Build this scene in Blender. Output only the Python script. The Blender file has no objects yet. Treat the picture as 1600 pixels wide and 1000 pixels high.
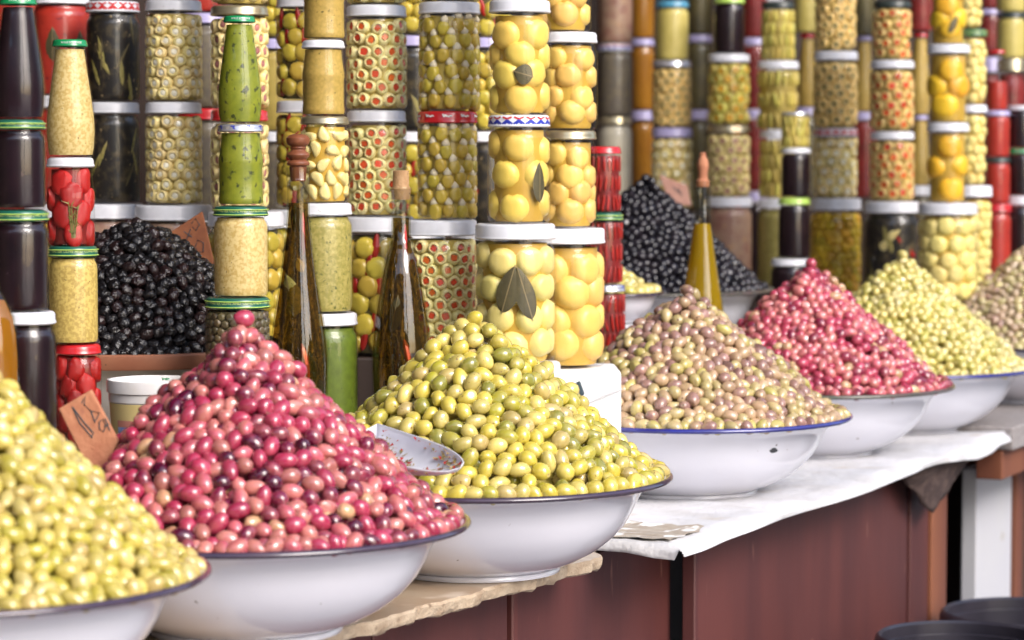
import bpy, math, random
import numpy as np
from mathutils import Vector, Matrix

random.seed(7)
rng = np.random.default_rng(7)
R_ = math.radians
sc = bpy.context.scene
col = sc.collection

# ------------------------------------------------------------------ camera
CAM_Z = 1.317
FPX = 4258.0
PITCH = math.atan(272 / FPX)
cam_data = bpy.data.cameras.new('camera')
cam_data.sensor_width = 36.0
cam_data.lens = 36.0 * FPX / 1600.0
cam_data.clip_start = 0.05
cam_data.clip_end = 500
cam_data.dof.use_dof = True
cam_data.dof.focus_distance = 3.4
cam_data.dof.aperture_fstop = 6.0
cam = bpy.data.objects.new('camera', cam_data)
col.objects.link(cam)
cam.location = (0, 0, CAM_Z)
cam.rotation_euler = (math.pi / 2 - PITCH, 0, 0)
sc.camera = cam

# ------------------------------------------------------------------ sky, sun, exposure
SUN_EL, SUN_AZ = R_(36), R_(42)          # azimuth to the right of straight behind the camera
sun_dir = Vector((math.sin(SUN_AZ) * math.cos(SUN_EL), -math.cos(SUN_AZ) * math.cos(SUN_EL), math.sin(SUN_EL)))
world = bpy.data.worlds.new('World')
sc.world = world
world.use_nodes = True
wn = world.node_tree
bg = wn.nodes['Background']
sky = wn.nodes.new('ShaderNodeTexSky')
sky.sky_type = 'NISHITA'
sky.sun_disc = False
sky.sun_elevation = SUN_EL
sky.sun_rotation = math.atan2(sun_dir.x, sun_dir.y)
sky.air_density = 1.0
sky.dust_density = 2.5
sky.ozone_density = 1.0
wn.links.new(sky.outputs[0], bg.inputs[0])
bg.inputs[1].default_value = 0.15
sun_data = bpy.data.lights.new('sun', 'SUN')
sun_data.energy = 1.2
sun_data.angle = R_(30)
sun_data.color = (1.0, 0.98, 0.985)
sun = bpy.data.objects.new('sun', sun_data)
col.objects.link(sun)
sun.rotation_euler = (-sun_dir).to_track_quat('-Z', 'Y').to_euler()
sc.view_settings.view_transform = 'Standard'
sc.view_settings.look = 'None'
sc.view_settings.gamma = 1.0
sc.view_settings.exposure = 1.2
sc.cycles.use_denoising = True
sc.cycles.max_bounces = 8
sc.cycles.transparent_max_bounces = 24
sc.cycles.sample_clamp_indirect = 6.0

# ------------------------------------------------------------------ pixel <-> place
_F = Vector((0, math.cos(PITCH), -math.sin(PITCH)))
_U = Vector((0, math.sin(PITCH), math.cos(PITCH)))
CAMP = Vector((0, 0, CAM_Z))
def ray(px, py):
    return _F + Vector((1, 0, 0)) * ((px - 800) / FPX) + _U * ((500 - py) / FPX)
def P(px, py, Y):
    d = ray(px, py)
    return CAMP + d * (Y / d.y)
def PZ(px, py, z):
    d = ray(px, py)
    return CAMP + d * ((z - CAM_Z) / d.z)
def project(p):
    v = np.asarray(p, float) - np.array(CAMP)
    zc = v @ np.array(_F)
    return 800 + FPX * v[..., 0] / zc, 500 - FPX * (v @ np.array(_U)) / zc, zc

# ------------------------------------------------------------------ mesh helpers
def link(name, me, m=None, parent=None, loc=None, rot=None, scale=None):
    o = bpy.data.objects.new(name, me)
    col.objects.link(o)
    if me is not None and m is not None:
        for mm in (m if isinstance(m, (list, tuple)) else [m]):
            if len(me.materials) < (len(m) if isinstance(m, (list, tuple)) else 1):
                me.materials.append(mm)
        if name == 'bay_leaf' and len(me.materials) == 1: me.materials.append(M['leaf_vein'])
    if parent: o.parent = parent
    if loc is not None: o.location = loc
    if rot is not None: o.rotation_euler = rot
    if scale is not None: o.scale = scale
    return o

def tag(o, label=None, cat=None, group=None, kind=None):
    if label: o['label'] = label
    if cat: o['category'] = cat
    if group: o['group'] = group
    if kind: o['kind'] = kind
    return o

def empty(name, loc=(0, 0, 0), rot=None):
    o = bpy.data.objects.new(name, None)
    o.empty_display_size = 0.02
    col.objects.link(o)
    o.location = loc
    if rot is not None: o.rotation_euler = rot
    return o

class MB:
    """collects faces for one mesh"""
    def __init__(s): s.v, s.f, s.mi = [], [], []
    def add(s, vs, fs, mi=0):
        n = len(s.v)
        s.v += [tuple(v) for v in vs]
        s.f += [tuple(i + n for i in f) for f in fs]
        s.mi += [mi] * len(fs)
        return s
    def box(s, c, d, mi=0, M=None):
        x, y, z = d[0] / 2, d[1] / 2, d[2] / 2
        vs = [Vector((sx * x, sy * y, sz * z)) for sx in (-1, 1) for sy in (-1, 1) for sz in (-1, 1)]
        if M is not None: vs = [M @ v for v in vs]
        vs = [v + Vector(c) for v in vs]
        fs = [(0, 1, 3, 2), (4, 6, 7, 5), (0, 4, 5, 1), (2, 3, 7, 6), (0, 2, 6, 4), (1, 5, 7, 3)]
        return s.add(vs, fs, mi)
    def lathe(s, prof, seg=32, mi=0, axis='z', close=False):
        vs, fs = [], []
        ids = []
        for (r, z) in prof:
            if r < 1e-7:
                ids.append([len(vs)]); vs.append((0, 0, z))
            else:
                row = []
                for k in range(seg):
                    a = 2 * math.pi * k / seg
                    row.append(len(vs)); vs.append((r * math.cos(a), r * math.sin(a), z))
                ids.append(row)
        pairs = list(zip(ids[:-1], ids[1:]))
        if close: pairs.append((ids[-1], ids[0]))
        for A, B in pairs:
            if len(A) == 1 and len(B) == 1: continue
            for k in range(seg):
                k2 = (k + 1) % seg
                if len(A) == 1: fs.append((A[0], B[k2], B[k]))
                elif len(B) == 1: fs.append((A[k], A[k2], B[0]))
                else: fs.append((A[k], A[k2], B[k2], B[k]))
        if axis == 'x': vs = [(z, x, y) for (x, y, z) in vs]
        return s.add(vs, fs, mi)
    def tube(s, pts, rads, seg=6, mi=0):
        pts = [Vector(p) for p in pts]
        if not isinstance(rads, (list, tuple)): rads = [rads] * len(pts)
        vs, fs = [], []
        for i, p in enumerate(pts):
            t = (pts[min(i + 1, len(pts) - 1)] - pts[max(i - 1, 0)])
            if t.length < 1e-9: t = Vector((0, 0, 1))
            t.normalize()
            a = t.orthogonal().normalized(); b = t.cross(a)
            for k in range(seg):
                w = 2 * math.pi * k / seg
                vs.append(p + (a * math.cos(w) + b * math.sin(w)) * rads[i])
        for i in range(len(pts) - 1):
            for k in range(seg):
                k2 = (k + 1) % seg
                fs.append((i * seg + k, i * seg + k2, (i + 1) * seg + k2, (i + 1) * seg + k))
        fs.append(tuple(reversed(range(seg)))); fs.append(tuple(range((len(pts) - 1) * seg, len(pts) * seg)))
        return s.add(vs, fs, mi)
    def mesh(s, name='m', smooth=True, angle=38):
        me = bpy.data.meshes.new(name)
        me.from_pydata(s.v, [], s.f)
        if any(s.mi): me.polygons.foreach_set('material_index', s.mi)
        if smooth:
            me.polygons.foreach_set('use_smooth', [True] * len(me.polygons))
            if angle: me.set_sharp_from_angle(angle=R_(angle))
        me.update()
        return me

def mesh_np(name, V, T, C=None, smooth=True):
    me = bpy.data.meshes.new(name)
    me.vertices.add(len(V)); me.loops.add(len(T) * 3); me.polygons.add(len(T))
    me.vertices.foreach_set('co', np.ascontiguousarray(V, np.float32).ravel())
    me.loops.foreach_set('vertex_index', np.ascontiguousarray(T, np.int32).ravel())
    me.polygons.foreach_set('loop_start', np.arange(0, len(T) * 3, 3, dtype=np.int32))
    me.polygons.foreach_set('loop_total', np.full(len(T), 3, np.int32))
    me.polygons.foreach_set('use_smooth', np.full(len(T), smooth, bool))
    if C is not None:
        a = me.color_attributes.new('Col', 'FLOAT_COLOR', 'POINT')
        a.data.foreach_set('color', np.ascontiguousarray(np.c_[C, np.ones(len(C))], np.float32).ravel())
    me.update(calc_edges=True)
    me.validate()
    return me

# ------------------------------------------------------------------ materials
def N(nt, kind, **kw):
    n = nt.nodes.new(kind)
    for k, v in kw.items(): setattr(n, k, v)
    return n

def mat(name, base=(.5, .5, .5), rough=.5, spec=.5, metal=0., coat=0., c2=None, scale=20., detail=4., bump=0., bscale=None,
        rnd=0., mixr=(.35, .65), attr=None, c3=None, s3=None, t3=(.62, .7), stretch=None, sss=0., coatr=.05, hue=0.):
    """a procedural Principled material: base mixed with c2 by noise, specks c3, per-object jitter rnd"""
    m = bpy.data.materials.new(name); m.use_nodes = True
    nt = m.node_tree; L = nt.links.new
    b = nt.nodes['Principled BSDF']
    b.inputs['Roughness'].default_value = rough
    b.inputs['Specular IOR Level'].default_value = spec
    b.inputs['Metallic'].default_value = metal
    b.inputs['Coat Weight'].default_value = coat
    b.inputs['Coat Roughness'].default_value = coatr
    if sss:
        b.inputs['Subsurface Weight'].default_value = sss
        b.inputs['Subsurface Radius'].default_value = (.006, .004, .002)
        b.inputs['Subsurface Scale'].default_value = 1.0
    tc = N(nt, 'ShaderNodeTexCoord')
    vec = tc.outputs['Object']
    if stretch:
        mp = N(nt, 'ShaderNodeMapping'); mp.inputs['Scale'].default_value = stretch
        L(vec, mp.inputs['Vector']); vec = mp.outputs[0]
    if attr:
        at = N(nt, 'ShaderNodeAttribute', attribute_name=attr); cur = at.outputs['Color']
    else:
        rgb = N(nt, 'ShaderNodeRGB'); rgb.outputs[0].default_value = (*base, 1); cur = rgb.outputs[0]
    oi = N(nt, 'ShaderNodeObjectInfo')
    def noise(s, d):
        n = N(nt, 'ShaderNodeTexNoise'); n.noise_dimensions = '4D'
        n.inputs['Scale'].default_value = s; n.inputs['Detail'].default_value = d
        L(vec, n.inputs['Vector'])
        mu = N(nt, 'ShaderNodeMath', operation='MULTIPLY'); mu.inputs[1].default_value = 40.
        L(oi.outputs['Random'], mu.inputs[0]); L(mu.outputs[0], n.inputs['W'])
        return n.outputs['Fac']
    def ramp(fac, lo, hi):
        r = N(nt, 'ShaderNodeMapRange'); r.inputs[1].default_value = lo; r.inputs[2].default_value = hi
        L(fac, r.inputs[0]); return r.outputs[0]
    def mix(fac, a, bcol, blend='MIX'):
        x = N(nt, 'ShaderNodeMix', data_type='RGBA', blend_type=blend)
        if isinstance(fac, float): x.inputs[0].default_value = fac
        else: L(fac, x.inputs[0])
        L(a, x.inputs[6])
        if isinstance(bcol, tuple): x.inputs[7].default_value = (*bcol, 1)
        else: L(bcol, x.inputs[7])
        return x.outputs[2]
    if c2 is not None: cur = mix(ramp(noise(scale, detail), *mixr), cur, c2)
    if c3 is not None: cur = mix(ramp(noise(s3 or scale * 3, 2.), *t3), cur, c3)
    if rnd or hue:
        hs = N(nt, 'ShaderNodeHueSaturation')
        r = N(nt, 'ShaderNodeMapRange'); r.inputs[3].default_value = 1 - rnd; r.inputs[4].default_value = 1 + rnd
        L(oi.outputs['Random'], r.inputs[0]); L(r.outputs[0], hs.inputs['Value'])
        if hue:
            w = N(nt, 'ShaderNodeTexWhiteNoise', noise_dimensions='1D'); L(oi.outputs['Random'], w.inputs['W'])
            r2 = N(nt, 'ShaderNodeMapRange'); r2.inputs[3].default_value = .5 - hue; r2.inputs[4].default_value = .5 + hue
            L(w.outputs['Value'], r2.inputs[0]); L(r2.outputs[0], hs.inputs['Hue'])
        L(cur, hs.inputs['Color']); cur = hs.outputs[0]
    L(cur, b.inputs['Base Color'])
    if bump:
        bp = N(nt, 'ShaderNodeBump'); bp.inputs['Strength'].default_value = bump; bp.inputs['Distance'].default_value = .004
        L(noise(bscale or scale, 3.), bp.inputs['Height']); L(bp.outputs[0], b.inputs['Normal'])
    return m

def shell(name, tint=(1, 1, 1), f0=.032, rough=.015):
    """thin clear glass wall: see-through with mirror-like reflections that grow at grazing angles"""
    m = bpy.data.materials.new(name); m.use_nodes = True
    nt = m.node_tree; L = nt.links.new
    nt.nodes.remove(nt.nodes['Principled BSDF'])
    out = nt.nodes['Material Output']
    lw = N(nt, 'ShaderNodeLayerWeight'); lw.inputs['Blend'].default_value = .5
    pw = N(nt, 'ShaderNodeMath', operation='POWER'); pw.inputs[1].default_value = 5.0
    L(lw.outputs['Facing'], pw.inputs[0])
    mr = N(nt, 'ShaderNodeMapRange'); mr.inputs[3].default_value = f0; mr.inputs[4].default_value = .45
    L(pw.outputs[0], mr.inputs[0])
    tr = N(nt, 'ShaderNodeBsdfTransparent'); tr.inputs[0].default_value = (*tint, 1)
    gl = N(nt, 'ShaderNodeBsdfGlossy'); gl.inputs['Roughness'].default_value = rough
    tc = N(nt, 'ShaderNodeTexCoord'); no = N(nt, 'ShaderNodeTexNoise'); no.inputs['Scale'].default_value = 28.; no.inputs['Detail'].default_value = 1.
    bp = N(nt, 'ShaderNodeBump'); bp.inputs['Strength'].default_value = .25; bp.inputs['Distance'].default_value = .004
    L(tc.outputs['Object'], no.inputs['Vector']); L(no.outputs['Fac'], bp.inputs['Height']); L(bp.outputs[0], gl.inputs['Normal'])
    mx = N(nt, 'ShaderNodeMixShader')
    L(mr.outputs[0], mx.inputs[0]); L(tr.outputs[0], mx.inputs[1]); L(gl.outputs[0], mx.inputs[2]); L(mx.outputs[0], out.inputs[0])
    return m

def liquid(name, colr, trans=.5):
    """cloudy oil: part see-through tint, part scattering"""
    m = bpy.data.materials.new(name); m.use_nodes = True
    nt = m.node_tree; L = nt.links.new
    nt.nodes.remove(nt.nodes['Principled BSDF']); out = nt.nodes['Material Output']
    tr = N(nt, 'ShaderNodeBsdfTransparent'); tr.inputs[0].default_value = (*colr, 1)
    df = N(nt, 'ShaderNodeBsdfDiffuse'); df.inputs[0].default_value = (*colr, 1)
    tl = N(nt, 'ShaderNodeBsdfTranslucent'); tl.inputs[0].default_value = (*colr, 1)
    a = N(nt, 'ShaderNodeMixShader'); a.inputs[0].default_value = .45
    L(df.outputs[0], a.inputs[1]); L(tl.outputs[0], a.inputs[2])
    b = N(nt, 'ShaderNodeMixShader'); b.inputs[0].default_value = trans
    L(a.outputs[0], b.inputs[1]); L(tr.outputs[0], b.inputs[2]); L(b.outputs[0], out.inputs[0])
    return m

M = {}
M['glass'] = shell('jar_glass')
M['bottle_glass'] = shell('bottle_glass', (.88, .88, .82), .085)
M['plastic'] = None
M['lid_white'] = mat('lid_white', (.72, .73, .78), .32, rnd=.10, c2=(.62, .63, .67), scale=45, c3=(.40, .37, .33), s3=120, t3=(.70, .76))
M['lid_red'] = mat('lid_red', (.55, .02, .025), .25, coat=.3, c2=(.45, .015, .02), scale=40)
M['lid_green'] = mat('lid_green', (.01, .24, .08), .25, coat=.3, c2=(.01, .19, .06), scale=40)
M['lid_darkgreen'] = mat('lid_darkgreen', (.012, .10, .065), .3, coat=.3)
M['lid_lime'] = mat('lid_lime', (.42, .62, .12), .3, coat=.2)
M['lid_black'] = mat('lid_black', (.03, .04, .035), .35)
M['lid_blue'] = mat('lid_blue', (.08, .28, .42), .3)
M['lid_lavender'] = mat('lid_lavender', (.40, .36, .58), .3)
M['lid_gold'] = mat('lid_gold', (.52, .45, .30), .28, metal=.75, c2=(.42, .36, .22), scale=50)
M['lid_silver'] = mat('lid_silver', (.62, .62, .66), .25, metal=.7)
M['ink_white'] = mat('ink_white', (.8, .8, .78), .5)
M['ink_lime'] = mat('ink_lime', (.62, .75, .25), .5)
M['ink_dark'] = mat('ink_dark', (.03, .05, .06), .7)
M['ink_blue'] = mat('ink_blue', (.03, .05, .42), .4)
M['ink_red'] = mat('ink_red', (.6, .03, .03), .4)
M['ink_yellow'] = mat('ink_yellow', (.55, .6, .04), .5)
# ---------------------------- contents
M['brine_green'] = mat('brine_green', (.48, .37, .09), .5, c2=(.38, .28, .06), scale=30)
M['brine_yellow'] = mat('brine_yellow', (.56, .36, .05), .5, c2=(.48, .29, .04), scale=30)
M['brine_dark'] = mat('brine_dark', (.11, .09, .03), .5, c2=(.06, .05, .02), scale=30)
M['brine_red'] = mat('brine_red', (.22, .012, .01), .5, c2=(.12, .008, .006), scale=30)
M['lemon_ball'] = mat('lemon_ball', (.76, .56, .12), .35, rnd=.08, bump=.06, bscale=350, c2=(.72, .50, .09), scale=25, c3=(.45, .28, .06), s3=60, t3=(.68, .74), hue=.008)
M['onion_ball'] = mat('onion_ball', (.77, .64, .23), .35, rnd=.08, bump=.06, bscale=350, c2=(.73, .60, .18), scale=25, hue=.008)
M['peach_ball'] = mat('peach_ball', (.76, .51, .14), .35, rnd=.08, bump=.06, bscale=350, c2=(.72, .45, .10), scale=25, hue=.01)
M['amber_ball'] = mat('amber_ball', (.80, .50, .03), .4, rnd=.10, c2=(.70, .36, .02), scale=25, hue=.015)
M['olive_ring'] = mat('olive_ring', (.82, .74, .36), .35, rnd=.08, c2=(.76, .66, .27), scale=60, hue=.012)
M['pale_ring'] = mat('pale_ring', (.80, .67, .32), .35, rnd=.12, c2=(.68, .54, .20), scale=60, hue=.01)
M['pale_core'] = mat('pale_core', (.80, .77, .62), .5, rnd=.15)
M['ring_hole'] = mat('ring_hole', (.16, .15, .05), .6)
M['tan_ring'] = mat('tan_ring', (.78, .55, .20), .4, rnd=.12, c2=(.64, .45, .15), scale=60)
M['pimento'] = mat('pimento', (.70, .12, .025), .4, rnd=.18, c2=(.6, .08, .02), scale=90, hue=.012)
M['pink_core'] = mat('pink_core', (.42, .17, .15), .5, rnd=.2)
M['green_core'] = mat('green_core', (.05, .075, .02), .5, rnd=.2)
M['yellow_core'] = mat('yellow_core', (.62, .33, .02), .5, rnd=.2)
M['green_fruit'] = mat('green_fruit', (.55, .42, .065), .3, rnd=.16, c2=(.44, .33, .04), scale=60, hue=.012)
M['almond'] = mat('almond', (.68, .60, .42), .5, rnd=.08)
M['chili_red'] = mat('chili_red', (.42, .02, .012), .3, rnd=.2, c2=(.3, .012, .01), scale=50)
M['tomato_red'] = mat('tomato_red', (.44, .014, .011), .3, rnd=.25, c2=(.30, .008, .008), scale=40, bump=.3, bscale=160)
M['garlic'] = mat('garlic', (.74, .64, .30), .35, rnd=.07, c2=(.68, .54, .18), scale=40)
M['gherkin'] = mat('gherkin', (.55, .45, .07), .35, rnd=.22, c2=(.64, .55, .15), scale=60, hue=.02)
M['caper'] = mat('caper', (.115, .085, .04), .45, rnd=.3, c2=(.07, .055, .028), scale=120, hue=.02)
M['picca'] = mat('picca', (.68, .44, .02), .4, rnd=.28, c2=(.42, .25, .02), scale=60, hue=.02)
M['bay_leaf'] = mat('bay_leaf', (.085, .070, .026), .6, c2=(.06, .05, .02), scale=90)
M['leaf_vein'] = mat('leaf_vein', (.24, .18, .08), .6)
M['rosemary_green'] = mat('rosemary_green', (.20, .19, .05), .6, c2=(.13, .12, .035), scale=90)
M['mustard'] = mat('mustard', (.56, .42, .12), .55, c2=(.40, .28, .07), scale=260, detail=3, c3=(.10, .06, .015), s3=330, t3=(.66, .72), mixr=(.42, .58))
M['mustard_pale'] = mat('mustard_pale', (.60, .47, .20), .55, c2=(.47, .33, .10), scale=240, detail=3, c3=(.16, .10, .03), s3=300, t3=(.67, .73), mixr=(.42, .58))
M['sauce_tan'] = mat('sauce_tan', (.48, .32, .075), .55, c2=(.36, .25, .05), scale=220, detail=4, c3=(.10, .08, .015), s3=260, t3=(.66, .72))
M['tapenade'] = mat('tapenade', (.26, .23, .050), .55, c2=(.38, .32, .095), scale=230, detail=3, c3=(.09, .10, .02), s3=200, t3=(.6, .68), mixr=(.42, .6))
M['pesto'] = mat('pesto', (.22, .24, .012), .5, c2=(.15, .18, .008), scale=90, detail=5, c3=(.04, .05, .008), s3=110, t3=(.58, .66))
M['pesto_dark'] = mat('pesto_dark', (.11, .16, .012), .5, c2=(.075, .11, .008), scale=90, detail=5, c3=(.02, .03, .006), s3=150, t3=(.66, .72))
M['dark_jam'] = mat('dark_jam', (.008, .003, .005), .3, c2=(.016, .006, .009), scale=40, c3=(.07, .04, .05), s3=220, t3=(.7, .76))
M['black_mix'] = mat('black_mix', (.014, .012, .010), .4, c2=(.055, .042, .022), scale=70, mixr=(.50, .62), c3=(.22, .16, .08), s3=130, t3=(.64, .70))
M['herb_mix'] = mat('herb_mix', (.10, .085, .07), .5, c2=(.16, .13, .08), scale=90)
M['red_fill'] = mat('red_fill', (.42, .03, .015), .45, c2=(.33, .02, .012), scale=50, c3=(.2, .01, .01), s3=120)
M['honey'] = mat('honey', (.34, .15, .012), .3, c2=(.30, .12, .01), scale=20)
M['cream'] = mat('cream', (.50, .46, .36), .5, c2=(.44, .40, .30), scale=20)
M['pale_sauce'] = mat('pale_sauce', (.58, .48, .14), .5, c2=(.50, .41, .10), scale=60)
M['pink_mix'] = mat('pink_mix', (.36, .24, .16), .5, c2=(.24, .11, .08), scale=50, c3=(.42, .25, .12), s3=70)
M['oil_gold'] = liquid('oil_gold', (.62, .42, .015), .25)
M['oil_amber'] = liquid('oil_amber', (.62, .27, .02), .2)
M['oil_herb'] = liquid('oil_herb', (.55, .43, .16), .97)
M['herb'] = mat('herb', (.10, .08, .03), .6, c2=(.46, .33, .11), scale=110, rnd=.2)
M['wood_stopper'] = mat('wood_stopper', (.25, .085, .035), .45, c2=(.15, .045, .02), scale=60, stretch=(1, 1, .25), coat=.15)
M['cork'] = mat('cork', (.42, .26, .13), .8, c2=(.32, .18, .08), scale=120, c3=(.12, .06, .03), s3=200, t3=(.66, .72), bump=.3, bscale=300)
# ---------------------------- stall
M['enamel'] = mat('enamel', (.74, .74, .81), .16, coat=.4, coatr=.05, c2=(.69, .69, .76), scale=6, c3=(.24, .22, .22), s3=75, t3=(.735, .755))
M['enamel_old'] = mat('enamel_old', (.66, .65, .63), .28, coat=.2, c2=(.58, .57, .55), scale=8, c3=(.1, .09, .08), s3=30, t3=(.74, .76))
M['rim_dark'] = mat('rim_dark', (.030, .018, .040), .18, coat=.5, c2=(.055, .03, .05), scale=30)
M['rim_blue'] = mat('rim_blue', (.018, .02, .22), .18, coat=.5, c2=(.03, .03, .16), scale=30)
M['rim_brown'] = mat('rim_brown', (.10, .065, .055), .3, coat=.3, c2=(.06, .07, .045), scale=30)
M['rim_terracotta'] = mat('rim_terracotta', (.30, .125, .07), .45, c2=(.24, .09, .05), scale=30, c3=(.06, .03, .02), s3=90, t3=(.68, .72))
M['cloth'] = mat('cloth', (.60, .60, .62), .85, c2=(.51, .50, .50), scale=14, detail=8, c3=(.48, .43, .37), s3=16, t3=(.60, .78), bump=1.0, bscale=55)
M['box_paper'] = mat('box_paper', (.80, .80, .80), .6, c2=(.74, .74, .76), scale=14, bump=.3, bscale=40)
M['marble'] = mat('marble', (.46, .37, .27), .35, c2=(.40, .28, .18), scale=22, detail=8, c3=(.62, .52, .42), s3=14, bump=.12, bscale=120)
M['marble_edge'] = mat('marble_edge', (.50, .40, .29), .8, c2=(.34, .25, .17), scale=45, detail=8, c3=(.20, .14, .09), s3=60, t3=(.64, .72), bump=1.0, bscale=140)
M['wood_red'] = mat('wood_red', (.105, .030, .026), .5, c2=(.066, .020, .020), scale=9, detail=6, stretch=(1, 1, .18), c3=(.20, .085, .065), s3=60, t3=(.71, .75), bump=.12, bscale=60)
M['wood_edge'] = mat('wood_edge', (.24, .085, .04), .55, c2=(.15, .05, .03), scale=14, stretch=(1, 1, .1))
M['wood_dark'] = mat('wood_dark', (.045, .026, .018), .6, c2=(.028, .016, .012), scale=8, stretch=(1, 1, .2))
M['plaster'] = mat('plaster', (.52, .52, .56), .8, c2=(.54, .54, .56), scale=5, c3=(.4, .36, .3), s3=14, t3=(.68, .76))
M['sack'] = mat('sack', (.10, .065, .055), .9, c2=(.05, .03, .028), scale=60, bump=.6, bscale=90)
M['granite'] = mat('granite', (.36, .33, .32), .5, c2=(.26, .23, .22), scale=120, c3=(.5, .46, .44), s3=160)
M['ground'] = mat('ground', (.32, .32, .34), .8, c2=(.27, .27, .285), scale=3, detail=8, bump=.3, bscale=30)
M['bucket'] = mat('bucket', (.022, .020, .028), .32, c2=(.034, .030, .040), scale=20)
M['bucket_water'] = mat('bucket_water', (.03, .028, .03), .08)
M['brick_tag'] = mat('brick_tag', (.46, .20, .105), .8, c2=(.38, .145, .075), scale=60, c3=(.2, .07, .06), s3=50, t3=(.66, .74), bump=.3, bscale=200)
M['card_tag'] = mat('card_tag', (.30, .105, .04), .8, c2=(.22, .07, .03), scale=50, c3=(.1, .035, .02), s3=70, t3=(.64, .72))
M['pink_tag'] = mat('pink_tag', (.40, .22, .17), .8, c2=(.34, .17, .13), scale=40)
M['metal'] = mat('scoop_metal', (.72, .73, .79), .38, metal=.15, c2=(.64, .65, .71), scale=30)
M['added_wall'] = mat('added_wall', (.20, .17, .15), .85, c2=(.16, .13, .115), scale=2)  # dark colour of the unseen walls added for jar reflections
M['canopy'] = mat('canopy', (.16, .13, .11), .9, c2=(.12, .10, .085), scale=3)
M['tub'] = mat('tub_plastic', (.66, .65, .66), .3, coat=.2, c2=(.60, .58, .55), scale=30)
M['butter'] = mat('butter', (.62, .50, .22), .4, c2=(.58, .46, .19), scale=30)

# chipped enamel spot on the brown-olive bowl
def chip(m, where, rad):
    nt = m.node_tree; L = nt.links.new
    b = nt.nodes['Principled BSDF']; src = b.inputs['Base Color'].links[0].from_socket
    tc = N(nt, 'ShaderNodeTexCoord')
    no = N(nt, 'ShaderNodeTexNoise'); no.inputs['Scale'].default_value = 90
    L(tc.outputs['Object'], no.inputs['Vector'])
    sub = N(nt, 'ShaderNodeVectorMath', operation='SUBTRACT'); sub.inputs[1].default_value = where
    L(tc.outputs['Object'], sub.inputs[0])
    mul = N(nt, 'ShaderNodeVectorMath', operation='MULTIPLY'); mul.inputs[1].default_value = (1, 1, 2.4)
    L(sub.outputs[0], mul.inputs[0])
    ln = N(nt, 'ShaderNodeVectorMath', operation='LENGTH'); L(mul.outputs[0], ln.inputs[0])
    ad = N(nt, 'ShaderNodeMath', operation='MULTIPLY_ADD'); ad.inputs[1].default_value = .022; L(no.outputs['Fac'], ad.inputs[0]); L(ln.outputs['Value'], ad.inputs[2])
    lt = N(nt, 'ShaderNodeMath', operation='LESS_THAN'); lt.inputs[1].default_value = rad + .011; L(ad.outputs[0], lt.inputs[0])
    mx = N(nt, 'ShaderNodeMix', data_type='RGBA'); L(lt.outputs[0], mx.inputs[0]); L(src, mx.inputs[6]); mx.inputs[7].default_value = (.05, .05, .055, 1)
    L(mx.outputs[2], b.inputs['Base Color'])

# ------------------------------------------------------------------ the setting
def slab_poly(name, pts, z0, z1, m, kind=None):
    n = len(pts)
    vs = [(x, y, z0) for x, y in pts] + [(x, y, z1) for x, y in pts]
    fs = [tuple(reversed(range(n))), tuple(range(n, 2 * n))] + [(i, (i + 1) % n, n + (i + 1) % n, n + i) for i in range(n)]
    b = MB(); b.add(vs, fs)
    me = b.mesh(name, smooth=False)
    # make sure the outline runs counter-clockwise
    o = link(name, me, m)
    if kind: o['kind'] = kind
    return o

g = MB(); g.add([(-150, -150, 0), (150, -150, 0), (150, 150, 0), (-150, 150, 0)], [(0, 1, 2, 3)])
tag(link('ground', g.mesh('ground', False), M['ground']), kind='structure')

TZ = .80                                             # table top
# frames of the two counters: origin on the front edge, d along the stall, n inwards
A1 = PZ(757, 921, TZ); d1 = Vector((.497, .868, 0)).normalized(); n1 = Vector((-d1.y, d1.x, 0))
A2 = PZ(1060, 865, .79); A2.z = TZ; _e = PZ(1555, 690, .79); d2 = Vector((_e.x - A2.x, _e.y - A2.y, 0)).normalized(); n2 = Vector((-d2.y, d2.x, 0))
def T1(t, s, z=0.): v = A1 + d1 * t + n1 * s; return Vector((v.x, v.y, z))
def T2(t, s, z=0.): v = A2 + d2 * t + n2 * s; return Vector((v.x, v.y, z))

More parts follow.
